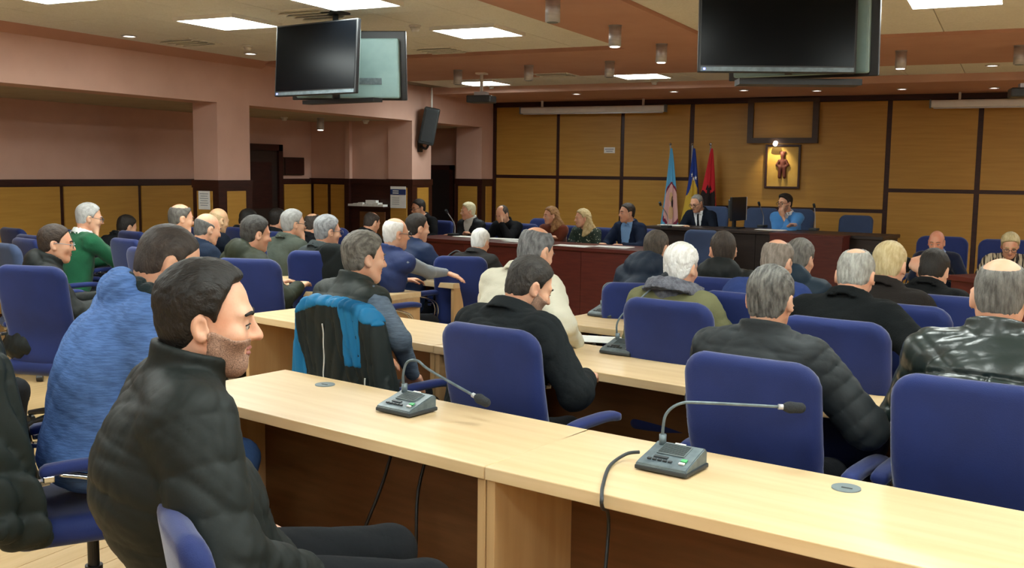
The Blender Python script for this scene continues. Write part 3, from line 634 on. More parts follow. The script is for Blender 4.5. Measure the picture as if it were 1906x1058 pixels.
box('screen_panel', (0, 0, 0.455), (0.86, 0.03, 0.91), M_MAHOG, lec, bev=0.003); box('side_wing', (-0.42, 0.12, 0.455), (0.03, 0.22, 0.9), M_MAHOG, lec); box('side_wing', (0.42, 0.12, 0.455), (0.03, 0.22, 0.9), M_MAHOG, lec); box('top_ledge', (0, 0.12, 0.915), (0.88, 0.26, 0.02), M_MAHOG, lec)
ra, rb = atz(1768, 512, 0.80), atz(1990, 540, 0.80)
counter('side_table', (ra.x, ra.y), (rb.x, rb.y), 0, 0.80, 0.5, M_MAHOG, M_MAHOG, 'mahogany table of the two people at the right edge', 2)
# things on the front tables
def sheet(p, yaw, label, s=(0.21, 0.297), n=1, group='papers on the tables'):
    r = empty('papers', p, math.radians(yaw), label, 'papers', group)
    for k in range(n): box('sheet', (0.004*k, 0.003*k, 0.003+0.004*k), (s[0], s[1], 0.003), M_PAPER, r, Matrix.Rotation(0.15*k, 3, 'Z'))
    return r
for px, py, l in [(868, 443, 'white papers before the white haired woman'), (930, 447, 'white papers before the man holding his forehead'), (962, 452, 'white papers between the forehead man and the brown clad woman'),
                  (1060, 460, 'white papers before the blonde woman with the phone'), (1135, 462, 'white papers before the man in the light blue shirt')]:
    p = atz(px, py, 0.79); sheet((p.x, p.y+0.12, 0.79), 80, l, (0.2, 0.42), 2)
for px, py, l in [(1245, 421, 'white papers left of the writing chairman'), (1430, 430, 'white papers before the chairman in blue sweater')]:
    p = atz(px, py, 0.92); sheet((p.x, p.y+0.15, 0.92), 80, l, (0.2, 0.35), 2)
p = atz(805, 517, DZ); sheet((p.x, p.y, DZ), 20, 'white papers on the desk under the outstretched arm', (0.2, 0.3), 2)
p = atz(1340, 608, DZ); sheet((-1.42, 5.5, DZ), 10, 'white papers right of the olive jacket man', (0.3, 0.2), 1)
p = atz(1112, 633, DZ); sheet((p.x, p.y, DZ), 10, 'white papers right of the beige jacket man', (0.3, 0.2), 1)
mo = empty('monitor', (-3.16, 13.0, 0.92), math.radians(78), 'black computer monitor seen edge-on between the two chairmen', 'monitor')
box('screen', (0, -0.02, 0.25), (0.42, 0.03, 0.3), M_BLACK, mo, bev=0.005); box('rear_cover', (0, 0.01, 0.25), (0.36, 0.05, 0.24), M_GUND, mo, bev=0.01); box('edge', (0.212, -0.03, 0.25), (0.01, 0.02, 0.3), M_WHITE, mo); box('neck', (0, 0.03, 0.06), (0.06, 0.03, 0.12), M_BLACK, mo); box('foot', (0, 0.02, 0.008), (0.24, 0.18, 0.016), M_BLACK, mo)
def gmic(p, yaw, label, lean=0.1):
    r = empty('gooseneck_microphone', p, yaw, label, 'microphone', 'table microphones'); box('base', (0, 0, 0.015), (0.1, 0.12, 0.03), M_GUND, r, bev=0.005)
    tube('gooseneck', [(0, 0.03, 0.03), (0, 0.02, 0.15), (0, -0.02-lean, 0.3)], 0.006, M_STEEL, r); cyl('windscreen', (0, -0.02-lean, 0.29), (0, -0.05-lean, 0.33), 0.016, M_FOAM, r); return r
for px, py, z, l, ln in [(1235, 425, 0.92, 'table microphone left of the writing chairman', 0.15), (1305, 420, 0.92, 'table microphone before the writing chairman', 0.05), (1415, 424, 0.92, 'table microphone beside the monitor', 0.1), (1512, 430, 0.92, 'table microphone right of the blue sweater chairman', 0.0), (835, 440, 0.79, 'table microphone beside the panel man in black suit', 0.1)]:
    p = atz(px, py, z); gmic((p.x, p.y+0.12, z), math.radians(-10), l, ln)
bag = atz(868, 506, DZ)
def bagf(P): return smin(rbox(P, (0, 0, 0.06), (0.13, 0.09, 0.055), 0.04)+0.012*folds(P, 5, 30), rc(P, (0.02, 0, 0.12), (0.1, 0.02, 0.11), 0.03, 0.025), 0.04)
bg = empty('shoulder_bag', (bag.x-0.12, bag.y+0.03, DZ), 0.3, 'small black bag lying on the desk beyond the outstretched arm', 'bag')
link('bag_body', sdf_mesh('bag_body', bagf, (-0.18, -0.14, -0.01), (0.18, 0.14, 0.18), 0.01), fabric('17191b', 'nylon'), bg); tube('strap', [(-0.1, 0.02, 0.1), (0.0, 0.03, 0.17), (0.1, 0.02, 0.1)], 0.01, M_BLACK, bg)

# ------------------------------------------------------------------ flags
def flag(px, py, d, seed, cols, label, extras, fat=1.0):
    top = atd(px, py, d); r = empty('flag', (top.x, top.y, 0), 0, label, 'flag')
    H = top.z; cyl('pole', (0, 0, 0.02), (0, 0, H-0.03), 0.012, M_STEEL, r); cyl('stand', (0, 0, 0), (0, 0, 0.03), 0.14, M_DARKW, r, n=24)
    bm = bmesh.new(); bmesh.ops.create_uvsphere(bm, u_segments=10, v_segments=8, radius=0.022, matrix=Matrix.Translation((0, 0, H-0.02))); link('finial', bm_mesh('finial', bm, True), M_CHROME, r)
    zt, zb = H-0.08, 0.55
    rng = random.Random(seed); ph = [rng.uniform(0, 6) for _ in range(4)]
    vdir = math.atan2(-top.y, -top.x)
    def cloth(u, v, off=0.0):
        a = 2*math.pi*u; z = zt+(zb-zt)*v
        rad = 0.012+0.135*fat*v**0.8*(0.72+0.28*v)
        rad *= 1+0.20*math.sin(3*a+ph[0]+1.5*v)+0.16*math.sin(7*a+ph[1]+2*v)+0.07*math.sin(11*a+ph[2])
        sw = 0.03*math.sin(2.2*v+ph[3])
        return ((rad+off)*math.cos(a+vdir-math.pi)*1.0+sw*math.sin(vdir), (rad+off)*math.sin(a+vdir-math.pi)*0.9-sw*math.cos(vdir), z)
    me = grid_mesh('cloth', lambda u, v: cloth(u, v), 128, 90)
    for m in cols: me.materials.append(m[0])
    mi = []
    for j in range(90):
        for i in range(128):
            k = 0
            for q, m in enumerate(cols):
                if m[1]((i+0.5)/128, (j+0.5)/90): k = q
            mi.append(k)
    me.polygons.foreach_set('material_index', np.array(mi, np.int32)); link('cloth', me, None, r)
    for name, m, poly in extras:          # appliqué shapes that follow the folds; (u, v) around (0.5, 0.5) = towards the room
        bm = bmesh.new(); vv = [bm.verts.new(cloth(u, v, 0.006)) for u, v in poly]; f = bm.faces.new(vv)
        ex = bmesh.ops.triangulate(bm, faces=[f]); link(name, bm_mesh(name, bm), m, r)
    return r
def F(c): return mat('flag_'+c, c, 0.7, bump=0.1, bscale=80, sheen=0.2, spec=0.3)
def oval(cu, cv, ru, rv, n=20): return [(cu+ru*math.cos(2*math.pi*k/n), cv+rv*math.sin(2*math.pi*k/n)) for k in range(n)]
C_SKY, C_PK, C_MAR, C_NAVY, C_GOLD, C_RED, C_BLK, C_TAN = F('5aa9d6'), F('d9a9a4'), F('7a2340'), F('1d3a8c'), F('c9a63a'), F('c3202c'), F('1a0c0e'), F('caa37c')
flag(1248, 266, 15.0, 3, [(C_SKY, lambda u, v: True), (C_MAR, lambda u, v: ((u-0.5)/0.20)**2+((v-0.58)/0.235)**2 < 1), (C_PK, lambda u, v: ((u-0.5)/0.17)**2+((v-0.58)/0.21)**2 < 1)], 'pale blue draped flag with a pink oval emblem, leftmost of three',
     [('emblem_figure', C_TAN, oval(0.49, 0.50, 0.06, 0.05)), ('emblem_figure', C_BLK, oval(0.53, 0.55, 0.025, 0.06)), ('emblem_figure', C_TAN, oval(0.50, 0.66, 0.07, 0.07))])
st = lambda u, v, s: [(u+s*(1 if k % 2 == 0 else 0.42)*math.sin(k*math.pi/5)*1.6, v-s*(1 if k % 2 == 0 else 0.42)*math.cos(k*math.pi/5)) for k in range(10)]
flag(1289, 266, 14.9, 8, [(C_NAVY, lambda u, v: True), (C_GOLD, lambda u, v: v > 0.42+0.10*math.sin(9*u)+0.04*math.sin(23*u) and v < 0.86+0.05*math.sin(12*u) and 0.2 < u < 0.68)], 'navy blue draped flag with a gold map shape, middle of three',
     [('star', F('f0f0ee'), st(0.42, 0.27, 0.03)), ('star', F('f0f0ee'), st(0.5, 0.31, 0.026)), ('star', F('f0f0ee'), st(0.58, 0.3, 0.026))])
eagle = [(0.5, 0.40), (0.46, 0.36), (0.43, 0.38), (0.41, 0.42), (0.45, 0.42), (0.44, 0.46), (0.36, 0.42), (0.31, 0.48), (0.36, 0.50), (0.31, 0.54), (0.37, 0.56), (0.33, 0.61), (0.41, 0.61), (0.42, 0.68), (0.38, 0.73), (0.46, 0.71), (0.5, 0.79),
         (0.54, 0.71), (0.62, 0.73), (0.58, 0.68), (0.59, 0.61), (0.67, 0.61), (0.63, 0.56), (0.69, 0.54), (0.64, 0.50), (0.69, 0.48), (0.64, 0.42), (0.56, 0.46), (0.55, 0.42), (0.59, 0.42), (0.57, 0.38), (0.54, 0.36)]
def inpoly(u, v, poly):
    c = False; n = len(poly)
    for i in range(n):
        (x1, y1), (x2, y2) = poly[i], poly[(i+1) % n]
        if (y1 > v) != (y2 > v) and u < (x2-x1)*(v-y1)/(y2-y1)+x1: c = not c
    return c
flag(1323, 266, 14.8, 14, [(C_RED, lambda u, v: True), (C_BLK, lambda u, v: inpoly(u, v, eagle))], 'red draped flag with a black double-headed eagle, rightmost of three', [], 1.3)
# ------------------------------------------------------------------ people
def rotm(yaw, pitch, roll):
    """columns = local axes; yaw about Z (ccw), pitch forward (nose down), roll to the right shoulder"""
    return np.array(Matrix.Rotation(math.radians(yaw), 3, 'Z') @ Matrix.Rotation(-math.radians(pitch), 3, 'X') @ Matrix.Rotation(math.radians(roll), 3, 'Y'), np.float32)
def unit(v): v = np.asarray(v, np.float32); return v/max(np.linalg.norm(v), 1e-6)
def ik(S, W, l1, l2, pole):
    v = W-S; D = float(np.linalg.norm(v)); n = v/max(D, 1e-6); D2 = min(max(D, 0.12), l1+l2-0.004)
    a = (l1*l1-l2*l2+D2*D2)/(2*D2); hh = math.sqrt(max(l1*l1-a*a, 1e-6))
    p = np.asarray(pole, np.float32); p = unit(p-n*float(p@n))
    return S+n*a+p*hh, S+n*D2
def head_core(P):
    d = ell(P, (0, -0.012, 0.035), (0.074, 0.096, 0.088))
    d = smin(d, ell(P, (0, -0.04, -0.03), (0.058, 0.055, 0.06)), 0.03)
    d = smin(d, ell(P, (0, 0.022, -0.035), (0.060, 0.070, 0.078)), 0.03)
    return d
def head_sdf(P):
    d = head_core(P)
    X = P.copy(); X[:, 0] = np.abs(X[:, 0])
    d = smin(d, rc(X, (0, 0.055, -0.086), (0, 0.068, -0.094), 0.028, 0.022), 0.03)
    d = smin(d, rc(X, (0.046, -0.002, -0.05), (0.02, 0.058, -0.092), 0.018, 0.017), 0.025)
    d = smin(d, rc(X, (0, 0.081, 0.027), (0.040, 0.072, 0.026), 0.012, 0.011), 0.018)
    d = smin(d, sph(X, (0.040, 0.060, -0.022), 0.022), 0.02)
    d = smax(d, -sph(X, (0.032, 0.101, 0.004), 0.016), 0.014)
    d = smin(d, sph(X, (0.032, 0.0745, 0.002), 0.0135), 0.006); d = smin(d, sph(X, (0.033, 0.0765, 0.010), 0.0115), 0.004)
    d = smin(d, rc(X, (0, 0.086, 0.018), (0, 0.111, -0.024), 0.0075, 0.0115), 0.012)
    d = smin(d, sph(X, (0.011, 0.097, -0.027), 0.0085), 0.008)
    d = smin(d, rc(X, (0, 0.089, -0.050), (0.019, 0.081, -0.053), 0.0075, 0.005), 0.007)
    d = smin(d, rc(X, (0, 0.087, -0.063), (0.016, 0.080, -0.061), 0.008, 0.005), 0.007)
    d = smax(d, -rc(X, (0, 0.099, -0.0565), (0.02, 0.089, -0.0565), 0.0028, 0.002), 0.004)
    R = np.array(Matrix.Rotation(0.25, 3, 'X') @ Matrix.Rotation(-0.35, 3, 'Z'), np.float32)
    e = ell(X, (0.079, -0.012, -0.006), (0.011, 0.021, 0.034), R)
    e = smax(e, -ell(X, (0.089, -0.006, -0.003), (0.009, 0.012, 0.022), R), 0.006)
    return smin(d, e, 0.008)
ZK = np.array([-0.10, -0.05, -0.03, -0.005, 0.02, 0.045, 0.07, 0.088, 0.10, 0.125], np.float32)
YK = np.array([-0.04, -0.03, -0.02, 0.018, 0.022, 0.030, 0.050, 0.066, 0.076, 0.092], np.float32)
def hair_sdf(P, hs, seed):
    st = hs.get('style', 'short'); t = hs.get('t', 0.010)
    X = P.copy(); X[:, 0] = np.abs(X[:, 0]); x, y, z = X[:, 0], X[:, 1], X[:, 2]
    base = ell(P, (0, -0.012, 0.035), (0.074, 0.096, 0.088)); base = smin(base, ell(P, (0, -0.04, -0.03), (0.058, 0.055, 0.06)), 0.03)
    base = smin(base, ell(P, (0, 0.0, -0.0), (0.068, 0.07, 0.06)), 0.02)
    side = hs.get('side', 0.5)
    tt = t*(side+(1-side)*np.clip((z-0.0)/0.08, 0, 1))
    tt = tt*(0.15+0.85*np.clip((z-hs.get('nape', -0.072))/0.06, 0, 1))
    st1 = np.sin(P[:, 0]*330+9*np.sin(P[:, 1]*31+seed)+5*np.sin(P[:, 2]*43))*np.sin(P[:, 1]*70+P[:, 2]*95+4*np.sin(P[:, 0]*50))
    d = base-tt+hs.get('mess', 0.0018)*st1+hs.get('clump', 0.003)*(folds(P, seed, 55)-0.3)
    if hs.get('quiff'):
        d = smin(d, ell(P, (0.0, 0.03, 0.108), (0.055, 0.055, 0.024)), 0.03)
    rec = hs.get('recede', 0.0)
    yl = np.interp(z-rec*0.35, ZK, YK).astype(np.float32)-rec*0.6*np.clip((z-0.05)/0.04, 0, 1)-0.9*rec*np.clip(1-np.abs(x-0.045)/0.03, 0, 1)*np.clip((z-0.04)/0.03, 0, 1)
    reg = (y-yl)*0.75
    reg = smax(reg, (hs.get('nape', -0.072)-z-0.25*np.clip(-y-0.06, 0, 1)*0)*0.8, 0.012)
    reg = smax(reg, -ell(X, (0.085, -0.004, -0.014), (0.03, 0.026, 0.038)), 0.006)
    if st == 'bald': reg = smax(reg, z-0.045-0.25*np.clip(-y, -0.02, 0.1)+0.1*rec, 0.02)
    if st == 'crown': reg = smax(reg, -ell(P, (0, hs.get('cy', -0.045), 0.115), (hs.get('cr', 0.05), hs.get('cr', 0.05)*1.15, 0.05)), 0.022)
    d = smax(d, reg, 0.012)
    if st == 'long':
        L = hs.get('len', 0.22)
        for k in range(5):
            a = 0.5+k*0.55
            for s in (-1, 1):
                x0, y0 = s*0.075*math.sin(a), -0.02-0.075*math.cos(a)*-1*(-1)
                d = smin(d, rc(P, (s*0.066*math.sin(a*0.8+0.3), -0.015-0.06*math.cos(a*0.75+2.2)*-1+0.0, 0.03), (s*(0.085+0.01*k), 0.025-0.028*k*1.3, -L+0.02*k), 0.03, 0.026), 0.02)
        d = smin(d, rc(P, (0, -0.06, 0.0), (0, -0.075, -L), 0.05, 0.055), 0.03)+0.004*np.sin(P[:, 0]*210+6*np.sin(P[:, 2]*18)+4*np.sin(P[:, 1]*60))
        d = smax(d, -ell(P, (0, 0.075, -0.03), (0.056, 0.075, 0.105)), 0.01)
    return d
def person(label, head, d, yaw=-11, lean=12, hunch=10, hd=(0, 10, 0), hair=None, skin='d9a98c', top=None, arms=('desk', 'desk'), twist=0, side=0, belly=0.0, wide=0.0,
           trousers='1c1e22', glasses=None, beard=None, far=0, seat=None, scale=None, z0=0.0, seed=None, face=True, hands=True, brows=None, legs='sit', loc=None, ch=None, chk=None, chpx=None, at=None):
    """head: pixel of the head's centre in the photograph and its distance d fix where the person sits; yaw: facing, ccw from the room's depth axis"""
    seed = seed or (abs(hash_(label)) % 9973)
    h_body = {0: 0.0065, 1: 0.0102, 2: 0.0113, 3: 0.0128}[far]; h_cl = {0: 0.0068, 1: 0.0122, 2: 0.0148, 3: 0.018}[far]; h_hair = {0: 0.005, 1: 0.0072, 2: 0.009, 3: 0.011}[far]
    top = dict(top or {}); arms = list(arms)
    Hp = A(0, 0, 0.56); l1, l2 = math.radians(lean), math.radians(lean+hunch); sr = math.radians(side)
    C = Hp+0.27*A(math.sin(sr), math.sin(l1), math.cos(l1)); N = C+0.235*A(math.sin(sr)*1.2, math.sin(l2), math.cos(l2))
    spd = unit(N-C); tw = math.radians(twist)
    sx = unit(A(math.cos(tw), math.sin(tw), -math.sin(sr)*0.8))
    fwd = unit(np.cross(spd, sx)); fwd = fwd if fwd[1] > 0 or abs(twist) > 60 else -fwd
    Rt = np.stack([sx, unit(np.cross(spd, sx)), spd], 1).astype(np.float32)
    S = {s: N-spd*0.055+sx*s*(0.172+wide*0.6) for s in (-1, 1)}
    Rh = rotm(hd[0], hd[1], hd[2]); nk = unit(spd*0.75+A(0, 0, 0.4)+0.12*A(*Rh[:, 1]))
    HC = N+nk*0.062+Rh@A(0, 0.024, 0.080)
    tl = lambda P: (P-HC)@Rh
    # ---- root
    cr_ = None
    if chpx is not None:
        cyw = math.radians((chk or {}).get('yaw', yaw)); bt = atz(chpx[0], chpx[1], 1.04); cr_ = Vector((bt.x-0.318*math.sin(cyw), bt.y+0.318*math.cos(cyw), 0))
    if at is not None: cr_ = Vector((at[0], at[1], 0))
    cy, sy = math.cos(math.radians(yaw)), math.sin(math.radians(yaw))
    def place(dd):
        hp = atd(head[0], head[1], dd); q = scale or (hp.z-z0)/float(HC[2]); hx, hy = float(HC[0])*q, float(HC[1])*q
        return q, Vector((hp.x-(cy*hx-sy*hy), hp.y-(sy*hx+cy*hy), z0))
    if cr_ is not None and d is None: d = min([2+0.03*k for k in range(300)], key=lambda q: (place(q)[1].xy-cr_.xy-Vector((-sy, cy))*0.0).length)
    sc, lc = place(d); root = empty('person', lc if loc is None else (loc[0], loc[1], z0), math.radians(yaw), label, 'person'); root.scale = (sc,)*3
    print('PERSON d%.2f s%.2f (%.2f,%.2f) off %.2f %s' % (d, sc, lc.x, lc.y, (lc.xy-cr_.xy).length if cr_ is not None else 0, label))
    def w2l(p): v = Vector(p)-root.location; return A((cy*v.x+sy*v.y)/sc, (-sy*v.x+cy*v.y)/sc, v.z/sc)
    W, E, hd_dir = {}, {}, {}
    for s, a in zip((-1, 1), arms):
        pole = A(s*0.7, -0.4, -0.7); palm = A(0, 0, -1); hdir = None; curl = 0.6
        if a == 'desk': w = A(s*0.15, 0.40+0.25*math.sin(l1), 0.81)
        elif a == 'lap': w = A(s*0.09, 0.30, 0.68)
        elif a == 'cross': w = A(-s*0.10, 0.30+0.2*math.sin(l1), 0.86+0.02*s)
        elif a == 'side': w = A(s*0.30, 0.20, 0.72)
        elif a == 'chin': w = HC+Rh@A(s*0.035, 0.075, -0.17); hdir = A(-s*0.2, 0.15, 0.95); palm = -Rh[:, 1]; pole = A(s*0.7, 0.3, -0.8); curl = 1.0
        elif a == 'brow': w = HC+Rh@A(s*0.05, 0.12, -0.07); hdir = A(-s*0.35, 0.0, 0.95); palm = -Rh[:, 1]; pole = A(s*0.6, 0.4, -0.8); curl = 0.25
        elif isinstance(a, dict):
            w = w2l(atz(*a['wp'])) if 'wp' in a else (HC+Rh@A(*a['h']) if 'h' in a else A(*a['w'])); pole = A(*a.get('pole', pole)); hdir = A(*a['dir']) if 'dir' in a else None; palm = A(*a.get('palm', palm)); curl = a.get('curl', 0.6)
        E[s], W[s] = ik(S[s], w, 0.285, 0.255, pole)
        f = unit(W[s]-E[s]); hv = unit(hdir) if hdir is not None else f
        pn = unit(palm-hv*float(palm@hv)); hd_dir[s] = (hv, pn, unit(np.cross(pn, hv))*1.0, curl)
    def hand(P, s):
        hv, pn, ax, curl = hd_dir[s]; w = W[s]; lat = ax*s
        # orient lateral so that the thumb is on the inner (or upper) side
        if float(lat@A(-s, 0, 0.3)) > 0: lat = -lat
        R = np.stack([lat, hv, pn], 1).astype(np.float32)
        dd = rbox(P, w+hv*0.055, (0.040, 0.048, 0.015), 0.014, R)
        for k, (o, L) in enumerate([(-0.029, 0.072), (-0.0095, 0.082), (0.0105, 0.077), (0.029, 0.060)]):
            p = w+hv*0.097+lat*o; ang = curl*0.35
            for q in range(3):
                ang += curl*0.55*(0.6+0.3*q); dirv = hv*math.cos(ang)+pn*math.sin(ang); ln = L*(0.45, 0.32, 0.23)[q]
                p2 = p+dirv*ln; dd = smin(dd, rc(P, p, p2, 0.0092-0.0008*q, 0.0086-0.0008*q), 0.005 if q else 0.009); p = p2
        tp = w+hv*0.03-lat*0.034; td = unit(-lat*0.75+hv*0.75+pn*0.3); t2 = tp+td*0.045; td2 = unit(-lat*0.25+hv*0.9+pn*0.45); t3 = t2+td2*0.035
        dd = smin(dd, rc(P, tp, t2, 0.0125, 0.0105), 0.012); return smin(dd, rc(P, t2, t3, 0.0105, 0.009), 0.006)
    def torso(P, inf, q=None):
        def Q(d, coord): return d if not q else d+q[1]*(1-np.abs(np.sin(np.pi*coord/q[0]))**0.3)
        zc = (P-C)@spd
        b = ell(P, (Hp+C)/2+A(0, 0.012+belly*0.6, 0), (0.158+inf+wide+belly*0.4, 0.118+inf+belly, 0.19), Rt)
        c = ell(P, C+spd*0.045, (0.172+inf+wide, 0.118+inf, 0.20), Rt)
        dd = smin(b, c, 0.07); dd = smin(dd, ell(P, Hp+A(0, 0.0, -0.005), (0.178+inf+wide, 0.138+inf, 0.115)), 0.07)
        dd = smin(dd, rc(P, S[-1]*0.86+S[1]*0.14-spd*0.01, S[1]*0.86+S[-1]*0.14-spd*0.01, 0.062+inf, 0.062+inf), 0.05)
        for s in (-1, 1): dd = smin(dd, rc(P, N-spd*0.005-fwd*0.012, S[s]*0.8+N*0.2-spd*0.012, 0.052+inf*0.6, 0.055+inf), 0.04)
        return Q(dd, zc)
    def arm(P, s, inf, q=None, cut=True):
        u1 = unit(E[s]-S[s]); u2 = unit(W[s]-E[s]); w2 = W[s]
        a = rc(P, S[s], E[s], 0.058+inf, 0.047+inf); b = rc(P, E[s], w2, 0.046+inf, 0.031+inf*0.8)
        if q:
            a = a+q[1]*(1-np.abs(np.sin(np.pi*((P-S[s])@u1)/q[0]))**0.3); b = b+q[1]*(1-np.abs(np.sin(np.pi*((P-E[s])@u2)/q[0]))**0.3)
        if cut: b = smax(b, (P-w2)@u2-0.012, 0.008)
        return smin(a, b, 0.03)
    allp = [HC, N, Hp, *S.values(), *E.values(), *W.values()]
    lo = np.min(allp, 0)-0.2; hi = np.max(allp, 0)+0.2
    if legs == 'sit':
        kn = {s: A(s*0.13, 0.43, 0.50) for s in (-1, 1)}; an = {s: A(s*0.12, 0.40, 0.09) for s in (-1, 1)}
    else: kn, an = legs
    # ---- body: one continuous surface
    def bcut(P):      # the trunk below the ribs stays inside the clothes and is left out; the arms are kept whole
        a = np.minimum(arm(P, -1, 0.03, None, False), arm(P, 1, 0.03, None, False))
        for s in (-1, 1): a = np.minimum(a, sph(P, W[s]+hd_dir[s][0]*0.09, 0.14))
        return a
    def body(P):
        dd = np.full(len(P), 1.0, np.float32)
        t = smin(torso(P, -0.022), rc(P, N-spd*0.03-fwd*0.005, HC+Rh@A(0, -0.022, -0.055), 0.058, 0.052), 0.03)
        for s in (-1, 1):
            t = smin(t, arm(P, s, -0.014, None, False), 0.03)
            if hands:
                mk = np.linalg.norm(P-W[s], axis=1) < 0.26
                if mk.any(): hh = np.full(len(P), 1.0, np.float32); hh[mk] = hand(P[mk], s); t = smin(t, hh, 0.014)
        mk = np.linalg.norm(P-HC, axis=1) < 0.26
        if mk.any(): hh = np.full(len(P), 1.0, np.float32); hh[mk] = head_sdf(tl(P[mk])); t = smin(t, hh, 0.018)
        return smax(t, np.minimum((C+0.02*spd-P)@spd, bcut(P)), 0.01)
    M_SK = mat('skin_'+skin, skin, 0.5, col2=tuple(v*f for v, f in zip([int(skin[i:i+2], 16)/255 for i in (0, 2, 4)], (0.97, 0.86, 0.82))), nscale=14, sss=0.12, bump=0.05, bscale=150, spec=0.35, contrast=(0.4, 0.75))
    link('body', sdf_mesh('body', body, lo, hi, h_body), M_SK, root)
    # ---- hair
    if hair:
        hcol = hair.get('c', '2a211b'); hc2 = hair.get('c2', None) or tuple(min(1, int(hcol[i:i+2], 16)/255*1.35+0.02) for i in (0, 2, 4))
        M_H = mat('hair_%s_%s' % (hcol, hair.get('c2', '')), hcol, 0.55, col2=hc2, nscale=22, stretch=(4, 1, 1), bump=0.5, bscale=70, bstretch=(5, 1, 1), spec=0.35)
        ex = hair.get('len', 0.0) if hair.get('style') == 'long' else 0
        me = sdf_mesh('hair', lambda P: hair_sdf(P, hair, seed), (-0.14, -0.17, -0.11-ex), (0.14, 0.14, 0.165), h_hair)
        o = link('hair', me, M_H, root); Mx = Matrix([[float(v) for v in r] for r in Rh]).to_4x4(); Mx.translation = Vector([float(v) for v in HC]); o.matrix_local = Mx
    Mh = Matrix([[float(v) for v in r] for r in Rh]).to_4x4(); Mh.translation = Vector([float(v) for v in HC])
    if beard:
        def bf(P):
            X = P.copy(); X[:, 0] = np.abs(X[:, 0])
            dd = head_sdf(P)-0.0025
            reg = smax((P[:, 2]+0.028-0.35*np.clip(0.06-P[:, 1], 0, 0.08)), -(P[:, 1]-0.004), 0.01); reg = smax(reg, -rc(X, (0, 0.092, -0.056), (0.018, 0.085, -0.056), 0.011, 0.008), 0.005)
            reg = smax(reg, -sph(X, (0.0, 0.115, -0.02), 0.028), 0.005)
            return smax(dd, reg, 0.004)
        o = link('beard', sdf_mesh('beard', bf, (-0.1, -0.03, -0.14), (0.1, 0.14, 0.02), h_hair), mat('stubble_'+beard, beard, 0.8, col2=skin, nscale=420, contrast=(0.3, 0.95)), root); o.matrix_local = Mh
    hw = np.array(Matrix.Rotation(math.radians(yaw), 3, 'Z'))@Rh[:, 1]; tc_ = unit(A(-root.location.x, -root.location.y, 0))
    if face and far < 3 and float(A(*hw)@tc_) > -0.75:
        M_EYE = mat('eye_white', 'd8d2cc', 0.3, col2='cfc8c2', nscale=30); M_IR = mat('iris', '1d1512', 0.25, col2='2a1d16', nscale=60)
        bc = brows or (hair.get('c', '2a211b') if hair else '4a3a30'); M_BR = mat('brow_'+bc, bc, 0.8, col2=bc, nscale=50); M_LP = mat('lips', 'b0736a', 0.5, col2='a86b62', nscale=50)
        def fpart(nm, m, fill, par=None):
            bm = bmesh.new(); fill(bm); o = link(nm, bm_mesh(nm, bm, True), m, par or root)
            if par is None: o.matrix_local = Mh
            return o
        for s in (-1, 1):
            eo = fpart('eye', M_EYE, lambda bm: bmesh.ops.create_uvsphere(bm, u_segments=14, v_segments=10, radius=0.0128, matrix=Matrix.Translation((s*0.032, 0.0755, 0.0))))
            fpart('iris', M_IR, lambda bm: bmesh.ops.create_uvsphere(bm, u_segments=10, v_segments=8, radius=0.0062, matrix=Matrix.Translation((s*0.032, 0.0832, -0.0018))), eo)
            fpart('eyelash', M_IR, lambda bm: tube_bm(bm, [(s*0.020, 0.0855, 0.0035), (s*0.032, 0.0905, 0.0062), (s*0.045, 0.0815, 0.0025)], 0.0017, 5))
            fpart('eyebrow', M_BR, lambda bm: tube_bm(bm, [(s*0.014, 0.0935, 0.026), (s*0.032, 0.0915, 0.031), (s*0.052, 0.079, 0.026)], lambda t: 0.0045-0.0025*abs(t-0.4), 6))
        fpart('upper_lip', M_LP, lambda bm: tube_bm(bm, [(-0.019, 0.086, -0.0525), (0, 0.0945, -0.051), (0.019, 0.086, -0.0525)], 0.0042, 6))
        fpart('lower_lip', M_LP, lambda bm: tube_bm(bm, [(-0.016, 0.085, -0.062), (0, 0.0935, -0.0635), (0.016, 0.085, -0.062)], 0.0046, 6))
    if glasses:
        bm = bmesh.new()
        for s in (-1, 1):
            tube_bm(bm, [(s*0.034+0.024*math.cos(a), 0.104-0.02*abs(s*0.034+0.024*math.cos(a)-s*0.012)*0.5, 0.002+0.018*math.sin(a)) for a in [2*math.pi*k/14 for k in range(15)]], 0.0022, 6)
            tube_bm(bm, [(s*0.058, 0.1, 0.008), (s*0.078, 0.06, 0.010), (s*0.083, 0.0, 0.012), (s*0.08, -0.02, 0.0)], 0.0022, 6)
        tube_bm(bm, [(-0.012, 0.106, 0.006), (0, 0.112, 0.009), (0.012, 0.106, 0.006)], 0.002, 6)
        o = link('glasses', bm_mesh('glasses', bm, True), mat('glasses_'+glasses, glasses, 0.3, col2=glasses, nscale=10, metal=0.3), root); o.matrix_local = Mh
    # ---- clothing
    def collar(P, kind):
        ax = unit(nk*0.6+spd*0.5); o = N+ax*0.0-fwd*0.004; f2 = unit(fwd-ax*float(fwd@ax)); s2 = np.cross(f2, ax)
        q = P-o; hh = q@ax; u = q@s2; v = q@f2; r = np.sqrt((u/1.0)**2+(v/0.98)**2)+1e-6; ang = np.abs(np.arctan2(u, v))
        if kind == 'stand': hgt, r0_, fl, th = 0.062, 0.074, 0.15, 0.010
        elif kind == 'high': hgt, r0_, fl, th = 0.082, 0.072, 0.14, 0.011
        elif kind == 'fur': hgt, r0_, fl, th = 0.05, 0.085, 0.25, 0.024
        elif kind == 'shirt': hgt, r0_, fl, th = 0.045, 0.066, 0.05, 0.006
        elif kind == 'crew': hgt, r0_, fl, th = 0.028, 0.066, 0.05, 0.009
        else: hgt, r0_, fl, th = 0.05, 0.076, 0.1, 0.009
